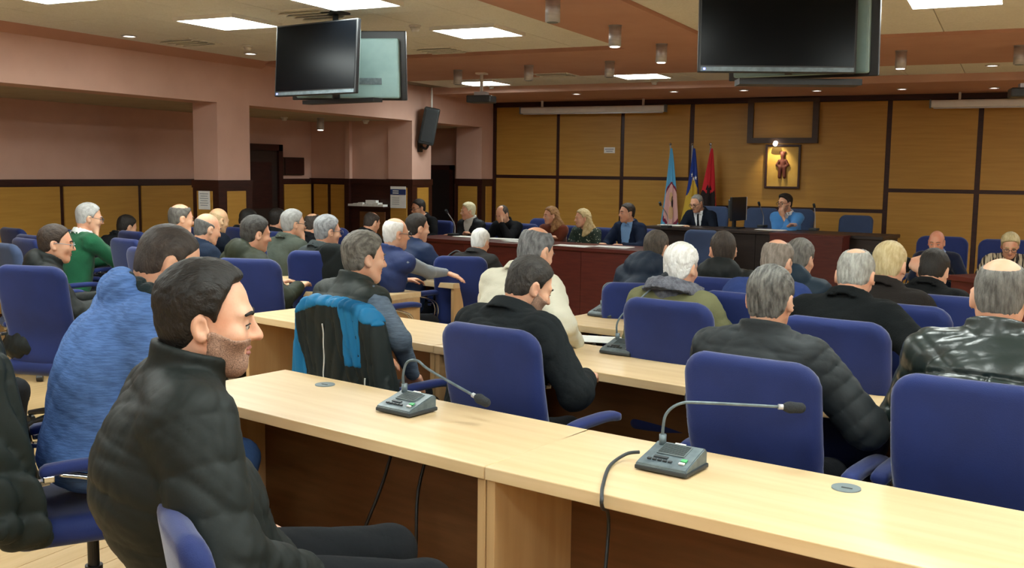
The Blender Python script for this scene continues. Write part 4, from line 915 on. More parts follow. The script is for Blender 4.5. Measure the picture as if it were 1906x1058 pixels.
        hm = (hgt-0.06)/2; hs_ = (hgt+0.06)/2
        drop = top.get('drop', 0.35)*np.clip(1-ang/1.6, 0, 1)*hgt
        dd = smax(np.abs(r-(r0_+fl*hh))-th, np.abs(hh-hm+drop/2)-hs_+drop/2, 0.012)
        if kind in ('fold', 'shirt', 'fur'):
            r1 = r0_+th*1.6+0.55*np.clip(hgt-hh, 0, 0.2)*0.75
            dd = smin(dd, smax(np.abs(r-r1)-th*0.8, np.abs(hh-(hgt-0.026))-0.03, 0.01), 0.012)
        gp = top.get('gap', 0.0)
        if gp: dd = smax(dd, (gp-ang)*r, 0.01)
        return dd
    def hood(P):
        ax = unit(nk*0.4+spd); bk = -fwd; o = N+bk*0.085-ax*0.0; R = np.stack([sx, unit(np.cross(ax, sx)), ax], 1).astype(np.float32)
        k = top.get('hoodsize', 1.0)
        dd = ell(P, o, (0.135*k, 0.062*k, 0.085*k), R); dd = smin(dd, ell(P, N-ax*0.005, (0.115*k, 0.10*k, 0.05*k), R), 0.04)
        dd = smax(dd, -ell(P, N+ax*0.06-bk*0.01, (0.082, 0.085, 0.06), R), 0.02)
        return dd+0.012*folds(P, seed+3, 26)
    puff = top.get('puff', 0.012); q = top.get('quilt'); wr = top.get('wr', 0.011); wf_ = top.get('wf', 17)
    neckcut = lambda P: rc(P, N-spd*0.0, HC+Rh@A(0, -0.02, -0.03), 0.060, 0.066)
    def vee(P, depth, wdt):
        qq = (P-N)@Rt; zz = -qq[:, 2]; return np.maximum(np.abs(qq[:, 0])-wdt*np.clip(1-zz/depth, 0, 1)*1.0, np.maximum(-qq[:, 1]+0.03, zz-depth))
    def outer(P):
        dd = torso(P, puff, q)
        if top.get('sleeves', True):
            for s in (-1, 1): dd = smin(dd, arm(P, s, puff, q), 0.04 if not q else 0.02)
        else:
            for s in (-1, 1):
                u1 = unit(E[s]-S[s]); dd = smin(dd, smax(rc(P, S[s], S[s]+u1*0.05, 0.060+puff*0.5, 0.058+puff*0.5), ((P-S[s])@u1-0.03), 0.01), 0.025)
        dd = dd+wr*folds(P, seed, wf_)+0.55*wr*folds(P, seed+7, wf_*2.2)
        if top.get('seams'):
            qq = (P-C)@Rt; bk = np.clip(-qq[:, 1]/0.05, 0, 1)
            dd = dd+bk*0.010*(np.exp(-((qq[:, 2]-0.10)/0.007)**2)+np.exp(-((qq[:, 0]-0.01)/0.007)**2)*(qq[:, 2] < 0.10)+np.exp(-((qq[:, 0]*0.7+qq[:, 2]-0.02)/0.007)**2)*(qq[:, 0] > 0.05))
        k = top.get('collar')
        dd = smax(dd, -neckcut(P), 0.008)
        if k and k != 'hood' and not top.get('collar_m'): dd = smin(dd, collar(P, k), 0.012)
        if k == 'hood' or top.get('hood'): dd = smin(dd, hood(P), 0.02)
        if top.get('vee'): dd = smax(dd, -vee(P, *top['vee']), 0.006)
        return smax(dd, (0.46-P[:, 2]), 0.01)
    fm = fabric(top.get('c', '20242a'), top.get('m', 'cloth'))
    if top.get('mat'): fm = top['mat']
    link(top.get('name', 'jacket'), sdf_mesh('jacket', outer, lo, hi, h_cl), fm, root)
    if top.get('inner'):
        ic = top['inner']; slv = not top.get('sleeves', True)
        def inner(P):
            dd = torso(P, puff-0.014)
            if slv:
                for s in (-1, 1): dd = smin(dd, arm(P, s, 0.004), 0.03)
                dd = dd+0.006*folds(P, seed+11, 20)
            dd = smax(dd, -neckcut(P), 0.006)
            if not slv or top.get('icollar'): dd = smin(dd, collar(P, top.get('icollar', 'shirt')), 0.008)
            return smax(dd, 0.5-P[:, 2], 0.01)
        link(top.get('iname', 'shirt'), sdf_mesh('shirt', inner, lo, hi, h_cl), fabric(ic, top.get('im', 'cloth')), root)
        if top.get('tie'):
            def tie(P):
                qq = (P-N)@Rt; zz = -qq[:, 2]
                dd = np.maximum(np.abs(qq[:, 0])-(0.016+0.04*np.clip(zz-0.02, 0, 0.3)), np.maximum(-qq[:, 1]+0.02, np.abs(zz-0.14)-0.15))
                return smax(np.abs(torso(P, puff-0.014)+0.0*zz-0.006)-0.006, dd, 0.004)
            link('tie', sdf_mesh('tie', tie, lo, hi, h_cl*0.7), fabric(top['tie'], 'cloth'), root)
    if top.get('collar_m'): link('fur_collar', sdf_mesh('fur_collar', lambda P: collar(P, top['collar'])-0.008+0.016*folds(P, seed+2, 60), N-0.22, N+0.22, h_cl*0.75), top['collar_m'], root)
    if top.get('scarf'):
        def sc_(P):
            ax = unit(nk*0.6+spd*0.5); qv = P-(N+ax*0.02); hh = qv@ax; r = np.linalg.norm(qv-hh[:, None]*ax, axis=1)
            return np.sqrt((r-0.088)**2+(hh*0.6)**2)-0.030+0.012*folds(P, seed+5, 38)
        link('scarf', sdf_mesh('scarf', sc_, N-0.2, N+0.2, h_cl*0.7), top['scarf'], root)
    if trousers:
        def tr(P):
            dd = ell(P, Hp+A(0, 0.0, -0.015), (0.18, 0.145, 0.10))
            for s in (-1, 1):
                t = smin(rc(P, A(s*0.085, 0.02, 0.545), kn[s], 0.088, 0.066), rc(P, kn[s], an[s], 0.064, 0.050), 0.03); dd = smin(dd, t, 0.03)
            return smax(dd+0.006*folds(P, seed+21, 18), 0.07-P[:, 2], 0.01)
        ks = [*kn.values(), *an.values(), Hp]
        link('trousers', sdf_mesh('trousers', tr, np.min(ks, 0)-A(0.18, 0.2, 0.12), np.max(ks, 0)+A(0.18, 0.15, 0.16), 0.012 if far == 0 else 0.023), fabric(trousers), root)
        for s in (-1, 1):
            f = unit(A(s*0.15, 1, 0)); a = A(an[s][0], an[s][1], 0.045)
            def sh(P): return smax(smin(rc(P, a-f*0.03, a+f*0.15, 0.042, 0.034), rc(P, a, a+A(0, 0, 0.06), 0.045, 0.048), 0.03), 0.004-P[:, 2], 0.006)
            link('shoe', sdf_mesh('shoe', sh, an[s]-A(0.1, 0.12, 0.12), an[s]+A(0.1, 0.26, 0.08), 0.013 if far == 0 else 0.019), fabric(top.get('shoe', '15120f'), 'leather'), root)
    info = dict(root=root, HC=HC, Rh=Rh, N=N, S=S, E=E, W=W, sc=sc, yaw=yaw, Rt=Rt, C=C, fwd=fwd, spd=spd, nk=nk)
    if ch is not None:
        kw = dict(chk or {}); off = kw.pop('back', 0.0); cyaw = kw.pop('yaw', yaw); c3, s3 = math.cos(math.radians(cyaw)), math.sin(math.radians(cyaw))
        b3 = cr_ if cr_ is not None else root.location
        info['chair'] = chair(b3.x+s3*off, b3.y-c3*off, cyaw, ch, z=z0, **kw)
    return info
def hash_(s):
    v = 7
    for c in s: v = (v*31+ord(c)) % 1000003
    return v
# ------------------------------------------------------------------ coats hung over chairs
def coat_sdf(P, seed, wide=0.0, fold=0.02):
    x, y, z = P[:, 0], P[:, 1], P[:, 2]
    yc = -0.245-(z-0.5)*0.13+0.32*x*x; t = np.clip((1.06-z)/0.6, 0, 1)
    qx = np.abs(x)-(0.255+wide+0.07*t-0.10); qz = np.abs(z-0.745)-(0.34-0.10)
    d2 = np.sqrt(np.maximum(qx, 0)**2+np.maximum(qz, 0)**2)+np.minimum(np.maximum(qx, qz), 0)-0.10
    d = smax(d2, np.abs(y-yc+0.015)-0.062-0.02*t, 0.05)
    for s in (-1, 1): d = smin(d, rc(P, (s*0.24, -0.31, 0.98), (s*(0.33+wide), -0.29, 0.52), 0.06, 0.052), 0.03)
    d = smin(d, rc(P, (-0.12, -0.34, 1.06), (0.12, -0.34, 1.06), 0.04, 0.04), 0.03)
    g = folds(np.stack([P[:, 0], P[:, 1]*0.6, P[:, 2]*0.35], 1).astype(np.float32), seed, 34)
    d = d+fold*g
    return smax(d, -rbox(P, (0, -0.10, 0.60), (0.23, 0.14, 0.5), 0.03), 0.02)

# ------------------------------------------------------------------ the people, from the front left corner of the picture
K = dict
near = person('man in black quilted jacket seated in profile at lower left', (387, 598), 2.45, -38, lean=-34, hunch=50, hd=(-12, 6, 0), hair=K(c='14110e', t=0.018, recede=0.014, side=0.5, mess=0.0016), beard='5e473b', skin='dcae93', brows='14110e',
       top=K(c='151b19', m='nylon', puff=0.036, quilt=(0.10, 0.007), collar='high', gap=0.3, drop=0.0, wr=0.007, wf=24), arms=({'w': (-0.16, 0.10, 0.60), 'curl': 1.0}, {'w': (0.19, 0.12, 0.60), 'pole': (0.8, -0.5, -0.4), 'curl': 1.0}), trousers='17191c', wide=0.025)
nb_ = atd(325, 955, 2.12)
chair(nb_.x+0.277*math.sin(math.radians(38)), nb_.y+0.277*math.cos(math.radians(38)), -38, 'blue swivel chair of the man in profile at lower left', scale=0.87)
bch = atz(200, 925, 0.46)
blue = person('heavy man in blue melange sweater bent forward, dark scarf', (313, 492), None, -28, lean=8, hunch=26, hd=(-4, 26, 0), hair=K(c='2b2521', t=0.004, mess=0.0008, clump=0.001, side=0.8), belly=0.03, wide=0.03, far=0, at=(bch.x, bch.y),
       top=K(c='5578b2', m='melange', puff=0.016, collar='hood', hoodsize=0.85, wr=0.009, wf=9, name='sweater', scarf=fabric('1f2a2c', 'knit')), arms=('lap', 'lap'), trousers='243a5e')
bl = blue['root'].location
bchair = chair(bl.x+0.0, bl.y+0.0, -36, 'blue swivel chair under the man in the blue sweater, coat on it')
def coat_on(chairobj, name, label, mkey, seed, extra=None, **kw):
    r = empty(name, chairobj.location, chairobj.rotation_euler.z, label, 'jacket'); r.scale = chairobj.scale
    link('coat_shell', sdf_mesh('coat_shell', lambda P: coat_sdf(P, seed, **kw), (-0.5, -0.5, 0.36), (0.5, -0.02, 1.2), 0.0105), mkey, r)
    if extra: extra(r)
    return r
coat_on(bchair, 'hung_coat', 'black padded coat hung over the chair at the left edge', fabric('1c2422', 'nylon'), 4, wide=0.05, fold=0.03)
person('man in black hooded jacket and glasses at left, in profile', (104, 455), None, -32, lean=8, hunch=12, hd=(-8, 6, 0), hair=K(c='2a2019', t=0.008), glasses='8a8f98', far=1, chpx=(52, 494),
       top=K(c='161a19', m='nylon', puff=0.024, collar='high', hood=True, wr=0.012), arms=('desk', 'desk'), ch='blue swivel chair of the hooded man in glasses at the left', chk=K(yaw=12))
person('grey haired man in green sweater resting his face on his hand', (166, 407), 8.5, -14, lean=8, hunch=10, hd=(-18, 10, 0), hair=K(c='9b9a98', c2='b9b8b6', t=0.012, nape=-0.06), far=2,
       top=K(c='1f5a3c', m='knit', puff=0.012, name='sweater', inner='d9dcd8', collar='crew', vee=(0.1, 0.05)), arms=('desk', 'chin'), glasses='50555c', ch='blue swivel chair of the man in the green sweater', chk=K(back=0.05))
person('man in cream jacket with checked scarf, hand at his mouth', (337, 408), 8.6, -14, lean=10, hunch=12, hd=(-14, 10, 0), hair=K(c='4a4642', c2='6b6762', t=0.008, style='crown', cr=0.065, cy=-0.03), far=2,
       top=K(c='cfcab8', m='cloth', puff=0.02, collar='fold', scarf=mat('check_scarf', 'a89a5c', 0.9, col2='4a4a36', nscale=60, contrast=(0.45, 0.55))), arms=('desk', 'chin'), ch='blue swivel chair of the man in cream jacket')
person('balding man in dark navy jacket, back turned, third row left', (386, 428), 7.7, -14, lean=10, hunch=16, hd=(-6, 14, 0), hair=K(c='4d4a48', c2='6a6866', t=0.006, style='bald'), far=2, top=K(c='1d2739', puff=0.018, collar='fold'), arms=('desk', 'desk'), ch='blue swivel chair of the balding man in navy')
person('bald man in black coat behind the balding navy jacket man', (407, 412), 9.4, -14, lean=8, hunch=10, hd=(0, 14, 0), hair=K(c='b79a72', c2='c9ab84', t=0.004, style='bald'), skin='dfb892', far=2, top=K(c='141a26', puff=0.02, collar='hood'), arms=('desk', 'desk'), ch='blue swivel chair of the bald man in black coat')
person('dark haired person far left behind the olive jacket man', (462, 412), 10.3, -14, lean=14, hunch=20, hd=(0, 22, 0), hair=K(c='15110f', t=0.012), far=3, top=K(c='14181f', puff=0.02, collar='fold'), arms=('desk', 'desk'), ch='blue swivel chair of the dark haired person far left')
person('dark haired man in dark jacket beside the corridor wall', (517, 410), 10.3, -14, lean=8, hunch=10, hd=(0, 8, 0), hair=K(c='17120f', t=0.01), far=3, top=K(c='16191d', puff=0.02, collar='fold'), arms=('desk', 'desk'), ch='blue swivel chair of the man beside the corridor wall')
person('man in dark olive jacket with thick dark hair, third row', (476, 437), None, -20, lean=8, hunch=16, hd=(-6, 10, 0), hair=K(c='2a2724', c2='4a4744', t=0.012), far=1, chpx=(457, 481), top=K(c='2a2f22', puff=0.026, collar='hood', wr=0.012, m='nylon'), arms=('desk', 'desk'), ch='blue swivel chair of the man in dark olive jacket', chk=K(yaw=14))
person('grey haired man in grey green jacket with hand at his mouth', (546, 418), 8.5, -14, lean=8, hunch=12, hd=(-14, 4, 0), hair=K(c='8a8987', c2='aaa9a7', t=0.013), glasses='3a3c40', far=2, top=K(c='474d45', puff=0.018, collar='fold'), arms=('desk', 'chin'), ch='blue swivel chair of the man in grey green jacket')
person('balding dark haired man in black behind the grey haired pair', (583, 420), 9.8, -14, lean=8, hunch=14, hd=(-4, 14, 0), hair=K(c='2b2420', t=0.008, style='crown', cr=0.05, cy=-0.05), far=2, top=K(c='131417', puff=0.016, collar='fold'), arms=('desk', 'desk'), ch='blue swivel chair of the balding man in black')
person('grey haired man in dark grey jacket left of the vest man', (610, 432), None, -18, lean=8, hunch=12, hd=(-10, 6, 0), hair=K(c='6f7072', c2='9c9d9f', t=0.014), glasses='4a4d52', far=1, chpx=(588, 467), top=K(c='3a3f40', puff=0.018, collar='fold'), arms=('desk', 'desk'), ch='blue swivel chair left of the vest man, third row', chk=K(yaw=12))
person('balding man far behind, only his head top showing', (692, 416), 10.6, -14, lean=12, hunch=16, hd=(0, 20, 0), hair=K(c='2b2420', t=0.007, style='crown', cr=0.05, cy=0.0), far=3, top=K(c='15171b', puff=0.016, collar='fold'), arms=('desk', 'desk'), ch='blue swivel chair of the far man before the niche')
p15 = person('white haired man in blue vest stretching his arm along the desk', (737, 437), 7.4, -16, twist=14, side=6, lean=6, hunch=8, hd=(-14, 4, 0), hair=K(c='c9c5c0', c2='dedad6', t=0.004, style='crown', cr=0.055, cy=-0.01, recede=0.02), glasses='30343a', far=1,
       top=K(c='22305c', m='nylon', puff=0.022, sleeves=False, collar='stand', inner='7f868e', im='knit', iname='sweater', name='vest'), arms=('desk', {'wp': (856, 514, 0.80), 'dir': (0.8, 0.5, -0.3), 'curl': 0.35, 'pole': (0.4, -0.5, -0.8)}), ch='blue swivel chair of the man in the blue vest, black coat on it')
coat_on(p15['chair'], 'hung_coat', 'black coat hung over the chair of the blue vest man', fabric('1b1f1f', 'cloth'), 9, wide=0.03)
person('dark haired man in navy jacket right of the white haired vest man', (777, 426), 8.2, -14, lean=8, hunch=8, hd=(-16, 6, 0), hair=K(c='1f1a17', t=0.009), far=2, top=K(c='1a2a4a', m='nylon', puff=0.02, collar='stand'), arms=('desk', 'desk'), ch='blue swivel chair of the man in navy jacket')
vest = person('man with greying brown hair in dark vest over grey melange sleeves', (678, 482), None, -16, lean=9, hunch=14, hd=(-16, 6, 0), hair=K(c='4b4740', c2='7d786f', t=0.017, side=0.45, mess=0.002), far=0, wide=0.02, chpx=(622, 554),
       top=K(c='222926', m='nylon', puff=0.026, sleeves=False, collar='stand', quilt=(0.17, 0.008), inner='5d6b7b', im='melange', iname='sweater', name='vest'), chk=K(scale=0.95), arms=('lap', {'w': (0.34, 0.20, 0.66), 'pole': (1.0, -0.5, -0.2)}), ch='blue swivel chair of the vest man, blue and black coat on it')
def blue_panels(r):
    blu = fabric('1b6f9e', 'nylon')
    f = lambda P: coat_sdf(P, 12, wide=0.02, fold=0.03)-0.004
    ext = ((-0.5, -0.5, 0.36), (0.5, -0.02, 1.2))
    def yoke(P):
        reg = 1.055-P[:, 2]-0.25*np.clip(np.abs(P[:, 0])-0.06, 0, 1)*1.2; return smax(f(P), reg, 0.004)
    link('blue_yoke', sdf_mesh('blue_yoke', yoke, *ext, 0.010), blu, r)
    link('blue_sleeve', sdf_mesh('blue_sleeve', lambda P: smax(f(P), np.maximum(P[:, 0]+0.26+0.16*(P[:, 2]-0.98), 0.62-P[:, 2]), 0.004), *ext, 0.010), blu, r)
    link('blue_panel', sdf_mesh('blue_panel', lambda P: smax(f(P), np.maximum(np.maximum(0.09-P[:, 0], P[:, 0]-0.22), np.maximum(0.78-P[:, 2], P[:, 1]+0.27)), 0.004), *ext, 0.010), blu, r)
    def surf(x, z):
        for k in range(120):
            y = -0.55+k*0.004
            if f(A((x, y, z)).reshape(1, 3))[0] < 0: return (x, y-0.002, z)
        return (x, -0.33, z)
    tube('reflective_piping', [surf(-0.03-0.05*k/8, 0.97-0.05*k) for k in range(9)], 0.0035, M_WHITE, r)
    tube('reflective_piping', [surf(0.24-0.005*k, 0.74-0.05*k) for k in range(6)], 0.0035, M_WHITE, r)
coat_on(vest['chair'], 'hung_coat', 'blue and black rain jacket hung over the vest man\'s chair', fabric('1f2625', 'nylon'), 12, blue_panels, wide=0.02, fold=0.03)
person('dark haired man in black jacket looking down, beside a blue chair', (985, 535), None, -12, lean=14, hunch=18, hd=(-26, 26, 0), hair=K(c='221f1c', c2='3d3935', t=0.012), far=0, wide=0.02, chpx=(905, 606), beard='6b5a50',
       top=K(c='1a1e20', m='cloth', puff=0.026, collar='fold', wr=0.012), arms=('desk', {'w': (0.26, 0.36, 0.76), 'pole': (0.7, -0.5, -0.6)}), ch='blue swivel chair of the man in black jacket, mid foreground')
person('man in grey black puffer jacket with short greying hair', (1434, 560), None, -12, lean=2, hunch=14, hd=(4, 8, 0), hair=K(c='3a3936', c2='77756f', t=0.010, side=0.5, mess=0.002), far=0, wide=0.02, chpx=(1392, 664),
       top=K(c='23282a', m='nylon', puff=0.030, quilt=(0.062, 0.009), collar='stand', wr=0.008), arms=('desk', {'w': (0.28, 0.34, 0.74), 'pole': (0.8, -0.5, -0.5)}), ch='blue swivel chair of the puffer jacket man, centre right')
person('balding man in glossy dark green leather jacket at right edge', (1862, 556), None, -10, lean=6, hunch=16, hd=(6, 14, 0), hair=K(c='4a4843', c2='76736d', t=0.004, style='crown', cr=0.06, cy=-0.06, recede=0.02, mess=0.0008, clump=0.001), far=0, wide=0.03, chpx=(1812, 708),
       top=K(c='1f2a27', m='leather', puff=0.022, collar='stand', wr=0.012, wf=15, seams=True), arms=('desk', 'desk'), ch='blue swivel chair of the leather jacket man at lower right')
person('man in beige jacket, partly hidden by the black jacket man', (997, 470), 5.35, -12, lean=14, hunch=16, hd=(-6, 24, 0), hair=K(c='4a4a4a', c2='7d7d7d', t=0.009, style='crown', cr=0.06, cy=-0.04), far=1, top=K(c='c9c5b2', puff=0.022, collar='fold'), arms=('desk', 'side'), ch='blue swivel chair of the man in beige jacket', chk=K(yaw=22, back=-0.12, scale=0.9))
person('white haired man in dark coat near the mahogany table', (894, 452), 8.4, 0, lean=12, hunch=20, hd=(0, 18, 0), hair=K(c='c4c2bd', c2='e2e0dc', t=0.012), far=1, top=K(c='2c2b2b', puff=0.02, collar='fold'), arms=('desk', 'desk'), ch='blue swivel chair of the white haired man in dark coat', chk=K(yaw=18, scale=0.92))
person('white haired man in olive jacket with grey fur collar', (1268, 500), None, -12, lean=8, hunch=14, hd=(-2, 10, 0), hair=K(c='cfcbc4', c2='ecebe7', t=0.014, mess=0.003), far=1, wide=0.02, chpx=(1238, 558), top=K(c='6a6a4c', puff=0.024, collar='fur', wr=0.01, collar_m=mat('grey_fur', '4c4d55', 0.95, col2='6a6b73', nscale=40, bump=0.6, bscale=120)), arms=('desk', 'desk'), ch='blue swivel chair of the white haired man in olive jacket')
person('grey haired man in long black coat bowing his head', (1592, 516), None, -12, lean=16, hunch=18, hd=(6, 24, 0), hair=K(c='7a7872', c2='a6a49c', t=0.008, style='crown', cr=0.042, cy=-0.065), far=1, wide=0.03, chpx=(1548, 593), top=K(c='0f1213', m='wool', puff=0.022, collar='fold'), arms=('desk', 'side'), ch='blue swivel chair of the man in long black coat')
person('short haired man in navy hooded jacket, fourth row', (1222, 464), 6.5, -12, lean=10, hunch=16, hd=(0, 10, 0), hair=K(c='3a332c', t=0.005), far=1, top=K(c='1a2636', m='nylon', puff=0.026, collar='hood', hoodsize=1.15), arms=('desk', 'desk'), ch='blue swivel chair of the navy hooded man', chk=K(yaw=18, scale=0.93))
person('short haired man in black and green jacket, turned left', (1345, 468), None, -2, lean=8, hunch=12, hd=(28, 8, 0), hair=K(c='2d251f', t=0.006), far=1, chpx=(1328, 516), top=K(c='181c1c', puff=0.024, collar='hood', m='nylon'), arms=('desk', 'desk'), ch='blue swivel chair of the man in black and green')
person('balding man in blue jacket, head beside the grey haired man', (1446, 490), None, -12, lean=12, hunch=20, hd=(-4, 22, 0), hair=K(c='6d6257', c2='8f8478', t=0.009, style='crown', cr=0.055, cy=-0.05), far=1, chpx=(1380, 545), top=K(c='2c3c6e', puff=0.022, collar='high'), arms=('desk', 'desk'), ch='blue swivel chair of the balding man in blue jacket')
person('grey haired man in dark teal jacket behind the puffer man', (1489, 484), 6.0, -12, lean=12, hunch=16, hd=(-4, 12, 0), hair=K(c='57544f', c2='7d7a74', t=0.012), far=1, top=K(c='1d2e3c', puff=0.022, collar='hood', m='nylon'), arms=('desk', 'desk'), ch='blue swivel chair of the man in dark teal')
person('fair haired man in dark brown suit bending over the desk', (1655, 497), None, -12, lean=16, hunch=18, hd=(0, 16, 0), hair=K(c='b09a6c', c2='cbb98e', t=0.008), far=1, wide=0.02, chpx=(1672, 565), top=K(c='231f1d', m='wool', puff=0.018, collar='fold'), arms=('desk', 'desk'), ch='blue swivel chair of the fair haired man in brown suit')
person('man in black holding his head with a raised hand', (1737, 507), None, -12, lean=18, hunch=22, hd=(0, 30, 0), hair=K(c='17130f', t=0.010), far=1, chpx=(1740, 548), top=K(c='141516', puff=0.02, collar='fold'), arms=({'h': (-0.12, -0.05, 0.01), 'dir': (0.9, -0.05, 0.3), 'palm': (0.2, 0.8, -0.3), 'curl': 0.35, 'pole': (-1, 0.0, 0.1)}, 'desk'), ch='blue swivel chair of the man with raised hand')
# panel members behind the long mahogany table
person('panel man in black suit and glasses, hand at his mouth', (779, 388), 13.5, 172, lean=12, hunch=12, hd=(-22, 12, 0), hair=K(c='1f1a17', t=0.010), glasses='15161a', far=2, top=K(c='141417', puff=0.012, collar='fold', vee=(0.22, 0.07), inner='cfd2d6', icollar='shirt'), arms=('desk', 'chin'), ch='blue swivel chair of the panel man in black suit', chk=K(scale=0.9))
person('panel woman with short platinum hair in black jacket', (871, 394), 13.2, 168, lean=4, hunch=8, hd=(-32, 4, 0), hair=K(c='cfc69c', c2='e2dcb8', t=0.016, mess=0.003), far=2, top=K(c='171a20', m='nylon', puff=0.02, collar='fold', vee=(0.2, 0.08), inner='c9c9c4', icollar='high', im='knit', iname='hoodie'), arms=('cross', 'cross'), ch='blue swivel chair of the platinum haired woman', chk=K(scale=0.9))
person('panel man in black holding his forehead', (935, 400), 12.9, 172, lean=14, hunch=16, hd=(-4, 26, 0), hair=K(c='3a332e', t=0.006, style='crown', cr=0.05, cy=0.02, recede=0.02), far=2, top=K(c='15161a', puff=0.016, collar='stand'), arms=('brow', 'desk'), ch='blue swivel chair of the man holding his forehead', chk=K(scale=0.9))
person('panel woman with long auburn hair in rust brown top', (1025, 402), 12.7, 170, lean=6, hunch=10, hd=(-32, 4, 0), hair=K(c='7d5632', c2='a57a4c', t=0.014, style='long', len=0.20, side=0.9), far=2, top=K(c='6b3320', m='knit', puff=0.012, collar='crew', name='sweater'), arms=('cross', 'cross'), ch='blue swivel chair of the auburn haired woman', chk=K(scale=0.9))
dot = mat('dotted_green', '22332a', 0.85, col2='c9c9b8', nscale=34, contrast=(0.62, 0.66))
p22 = person('panel woman with long blonde hair and phone in dotted green top', (1084, 407), 12.3, 166, lean=8, hunch=12, hd=(-34, 4, 0), hair=K(c='b39a66', c2='d6c294', t=0.014, style='long', len=0.22, side=0.9), far=2, top=K(c='22332a', puff=0.012, collar='crew', name='blouse', mat=dot), arms=({'w': (-0.06, 0.34, 0.80), 'curl': 0.9}, {'w': (0.06, 0.36, 0.80), 'curl': 0.9}), ch='blue swivel chair of the blonde panel woman', chk=K(scale=0.9))
person('panel man in navy blazer over light blue shirt', (1167, 397), 12.2, 164, lean=4, hunch=8, hd=(-26, 2, 0), hair=K(c='2c2520', t=0.009), far=2, top=K(c='182238', puff=0.02, collar='fold', vee=(0.55, 0.085), inner='7fa8d8', icollar='shirt'), arms=('desk', 'desk'), ch='blue swivel chair of the man in light blue shirt', chk=K(scale=0.9))
person('chairman in dark suit and tie writing at the front table', (1297, 379), 13.55, 172, lean=12, hunch=14, hd=(-18, 22, 0), hair=K(c='6e6c68', c2='8e8c88', t=0.006, recede=0.02), glasses='3a3a3c', z0=0.13, far=2, top=K(c='151a26', puff=0.014, collar='fold', vee=(0.3, 0.065), inner='e4e6ea', icollar='shirt', tie='1a1c24'), arms=({'w': (-0.12, 0.42, 0.80)}, {'w': (0.10, 0.44, 0.82)}), ch='grey blue chair of the writing chairman', chk=K(grey=True))
person('chairman in light blue sweater and glasses, hand over his mouth', (1461, 379), 12.95, 172, lean=8, hunch=10, hd=(-26, 4, 0), hair=K(c='1d1713', t=0.015, quiff=True), glasses='17181c', z0=0.13, far=2, beard='6b5347', top=K(c='4f8fd2', m='knit', puff=0.012, name='sweater', vee=(0.1, 0.05), inner='e4e6ea', icollar='shirt'), arms=('chin', 'cross'), ch='grey blue chair of the chairman in blue sweater', chk=K(grey=True))
person('bald man in navy sweater resting his mouth on his fist, right', (1743, 452), 9.4, 178, lean=16, hunch=16, hd=(-4, 12, 0), hair=K(c='7d6a58', c2='9a8672', t=0.004, style='bald'), skin='d99c80', far=1, top=K(c='141b30', m='knit', puff=0.014, name='sweater', vee=(0.1, 0.05), inner='9fb2d8', icollar='shirt'), arms=('desk', 'chin'), ch='blue swivel chair of the bald man in navy sweater')
stripe = mat('striped_knit', '24201e', 0.9, col2='b3a58c', nscale=9, stretch=(6, 0.2, 0.6), contrast=(0.47, 0.53), bump=0.2)
person('fair haired woman in striped top and glasses reading at right edge', (1880, 458), 9.0, 184, lean=14, hunch=14, hd=(0, 26, 0), hair=K(c='b7a678', c2='d3c69c', t=0.018, nape=-0.085), glasses='2a2020', far=1, top=K(c='8c8478', m='knit', puff=0.014, collar='crew', name='blouse', mat=stripe), arms=('desk', 'desk'), ch='blue swivel chair of the woman in striped top')
person('person in striped blue sweater cut by the left edge', (-95, 475), 4.9, -18, lean=10, hunch=14, hd=(0, 10, 0), hair=K(c='3a332c', t=0.010), far=1, top=K(c='27405e', m='melange', puff=0.014, collar='crew', name='sweater', mat=mat('striped_sweater', '1b2c44', 0.9, col2='4d6f94', nscale=9, stretch=(0.3, 0.3, 9), contrast=(0.47, 0.53))), arms=({'w': (-0.12, 0.14, 0.64)}, {'w': (0.16, 0.12, 0.64)}), ch='blue swivel chair of the person at the left edge')
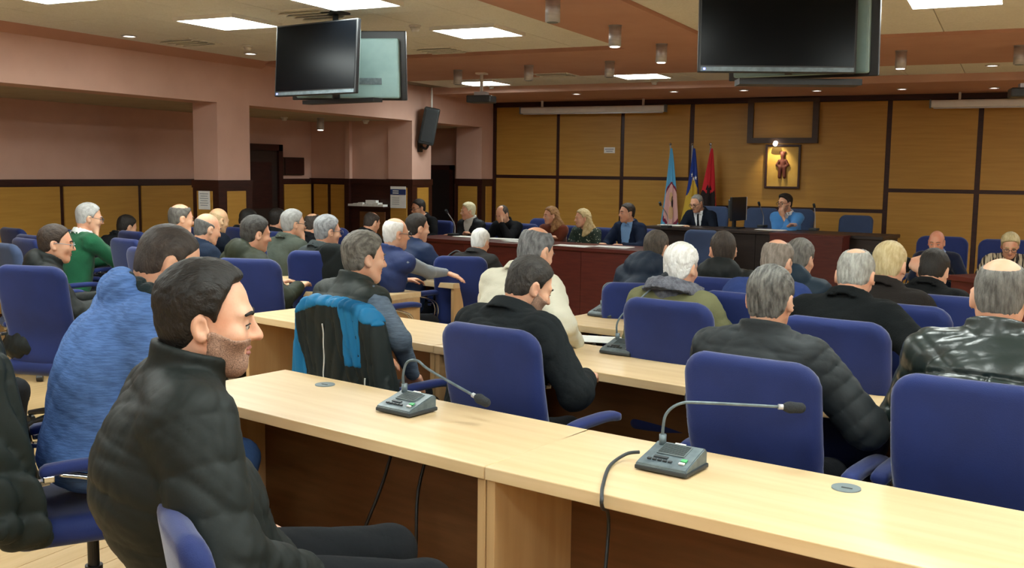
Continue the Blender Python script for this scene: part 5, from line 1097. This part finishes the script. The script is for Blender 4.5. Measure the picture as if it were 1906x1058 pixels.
person('dark haired person bent low behind the empty left chair', (236, 424), 9.9, -14, lean=22, hunch=24, hd=(0, 20, 0), hair=K(c='17120f', t=0.012), far=3, top=K(c='1a1c20', puff=0.016, collar='fold'), arms=('desk', 'desk'), ch='blue swivel chair of the person bent low at left')
# phone and pen
ph = empty('phone', (0, 0, 0), 0, 'dark phone held by the blonde panel woman', 'phone'); pw = p22['root'].location; wv = (p22['W'][-1]+p22['W'][1])/2+A(0, 0.09, 0.03)
c_, s_ = math.cos(math.radians(166)), math.sin(math.radians(166)); sc_ = p22['sc']
ph.location = (pw.x+sc_*(c_*wv[0]-s_*wv[1]), pw.y+sc_*(s_*wv[0]+c_*wv[1]), sc_*wv[2]); ph.rotation_euler = (0.6, 0, math.radians(166))
box('phone_body', (0, 0, 0), (0.075, 0.01, 0.15), M_BLACK, ph, bev=0.004); box('phone_screen', (0, -0.006, 0), (0.066, 0.002, 0.135), M_SCREEN, ph)
# ------------------------------------------------------------------ empty chairs
def chair_px(px, py, yaw, label, z=1.04, **kw):
    b = atz(px, py, z); q = math.radians(yaw); s = kw.get('scale', 1.0)
    return chair(b.x-0.318*math.sin(q)*s, b.y+0.318*math.cos(q)*s, yaw, label, **kw)
def chair_d(px, py, d, yaw, label, **kw):
    b = atd(px, py, d); return chair(b.x, b.y, yaw, label, scale=max(0.8, min(1.1, (b.z-kw.get('z', 0))/1.04)), **kw)
chair_d(1292, 430, 11.9, 176, 'empty grey blue chair standing before the dark front table', grey=True)
chair_d(1583, 402, 13.0, 172, 'empty grey blue chair at the right end of the front table', grey=True, z=0.13)
chair_d(1404, 388, 13.4, 172, 'empty grey blue chair behind the monitor', grey=True, z=0.13)
chair_px(243, 430, -14, 'empty blue chair between green sweater and cream jacket men')
chair_px(20, 424, -14, 'empty blue chair at the left edge, farther one')
chair_px(52, 437, -14, 'empty blue chair beside the left edge, nearer one')
chair_px(2, 452, -14, 'pale grey blue chair top at the left edge', grey=True)
chair_d(990, 408, 13.6, 170, 'empty blue chair between the forehead man and auburn woman')
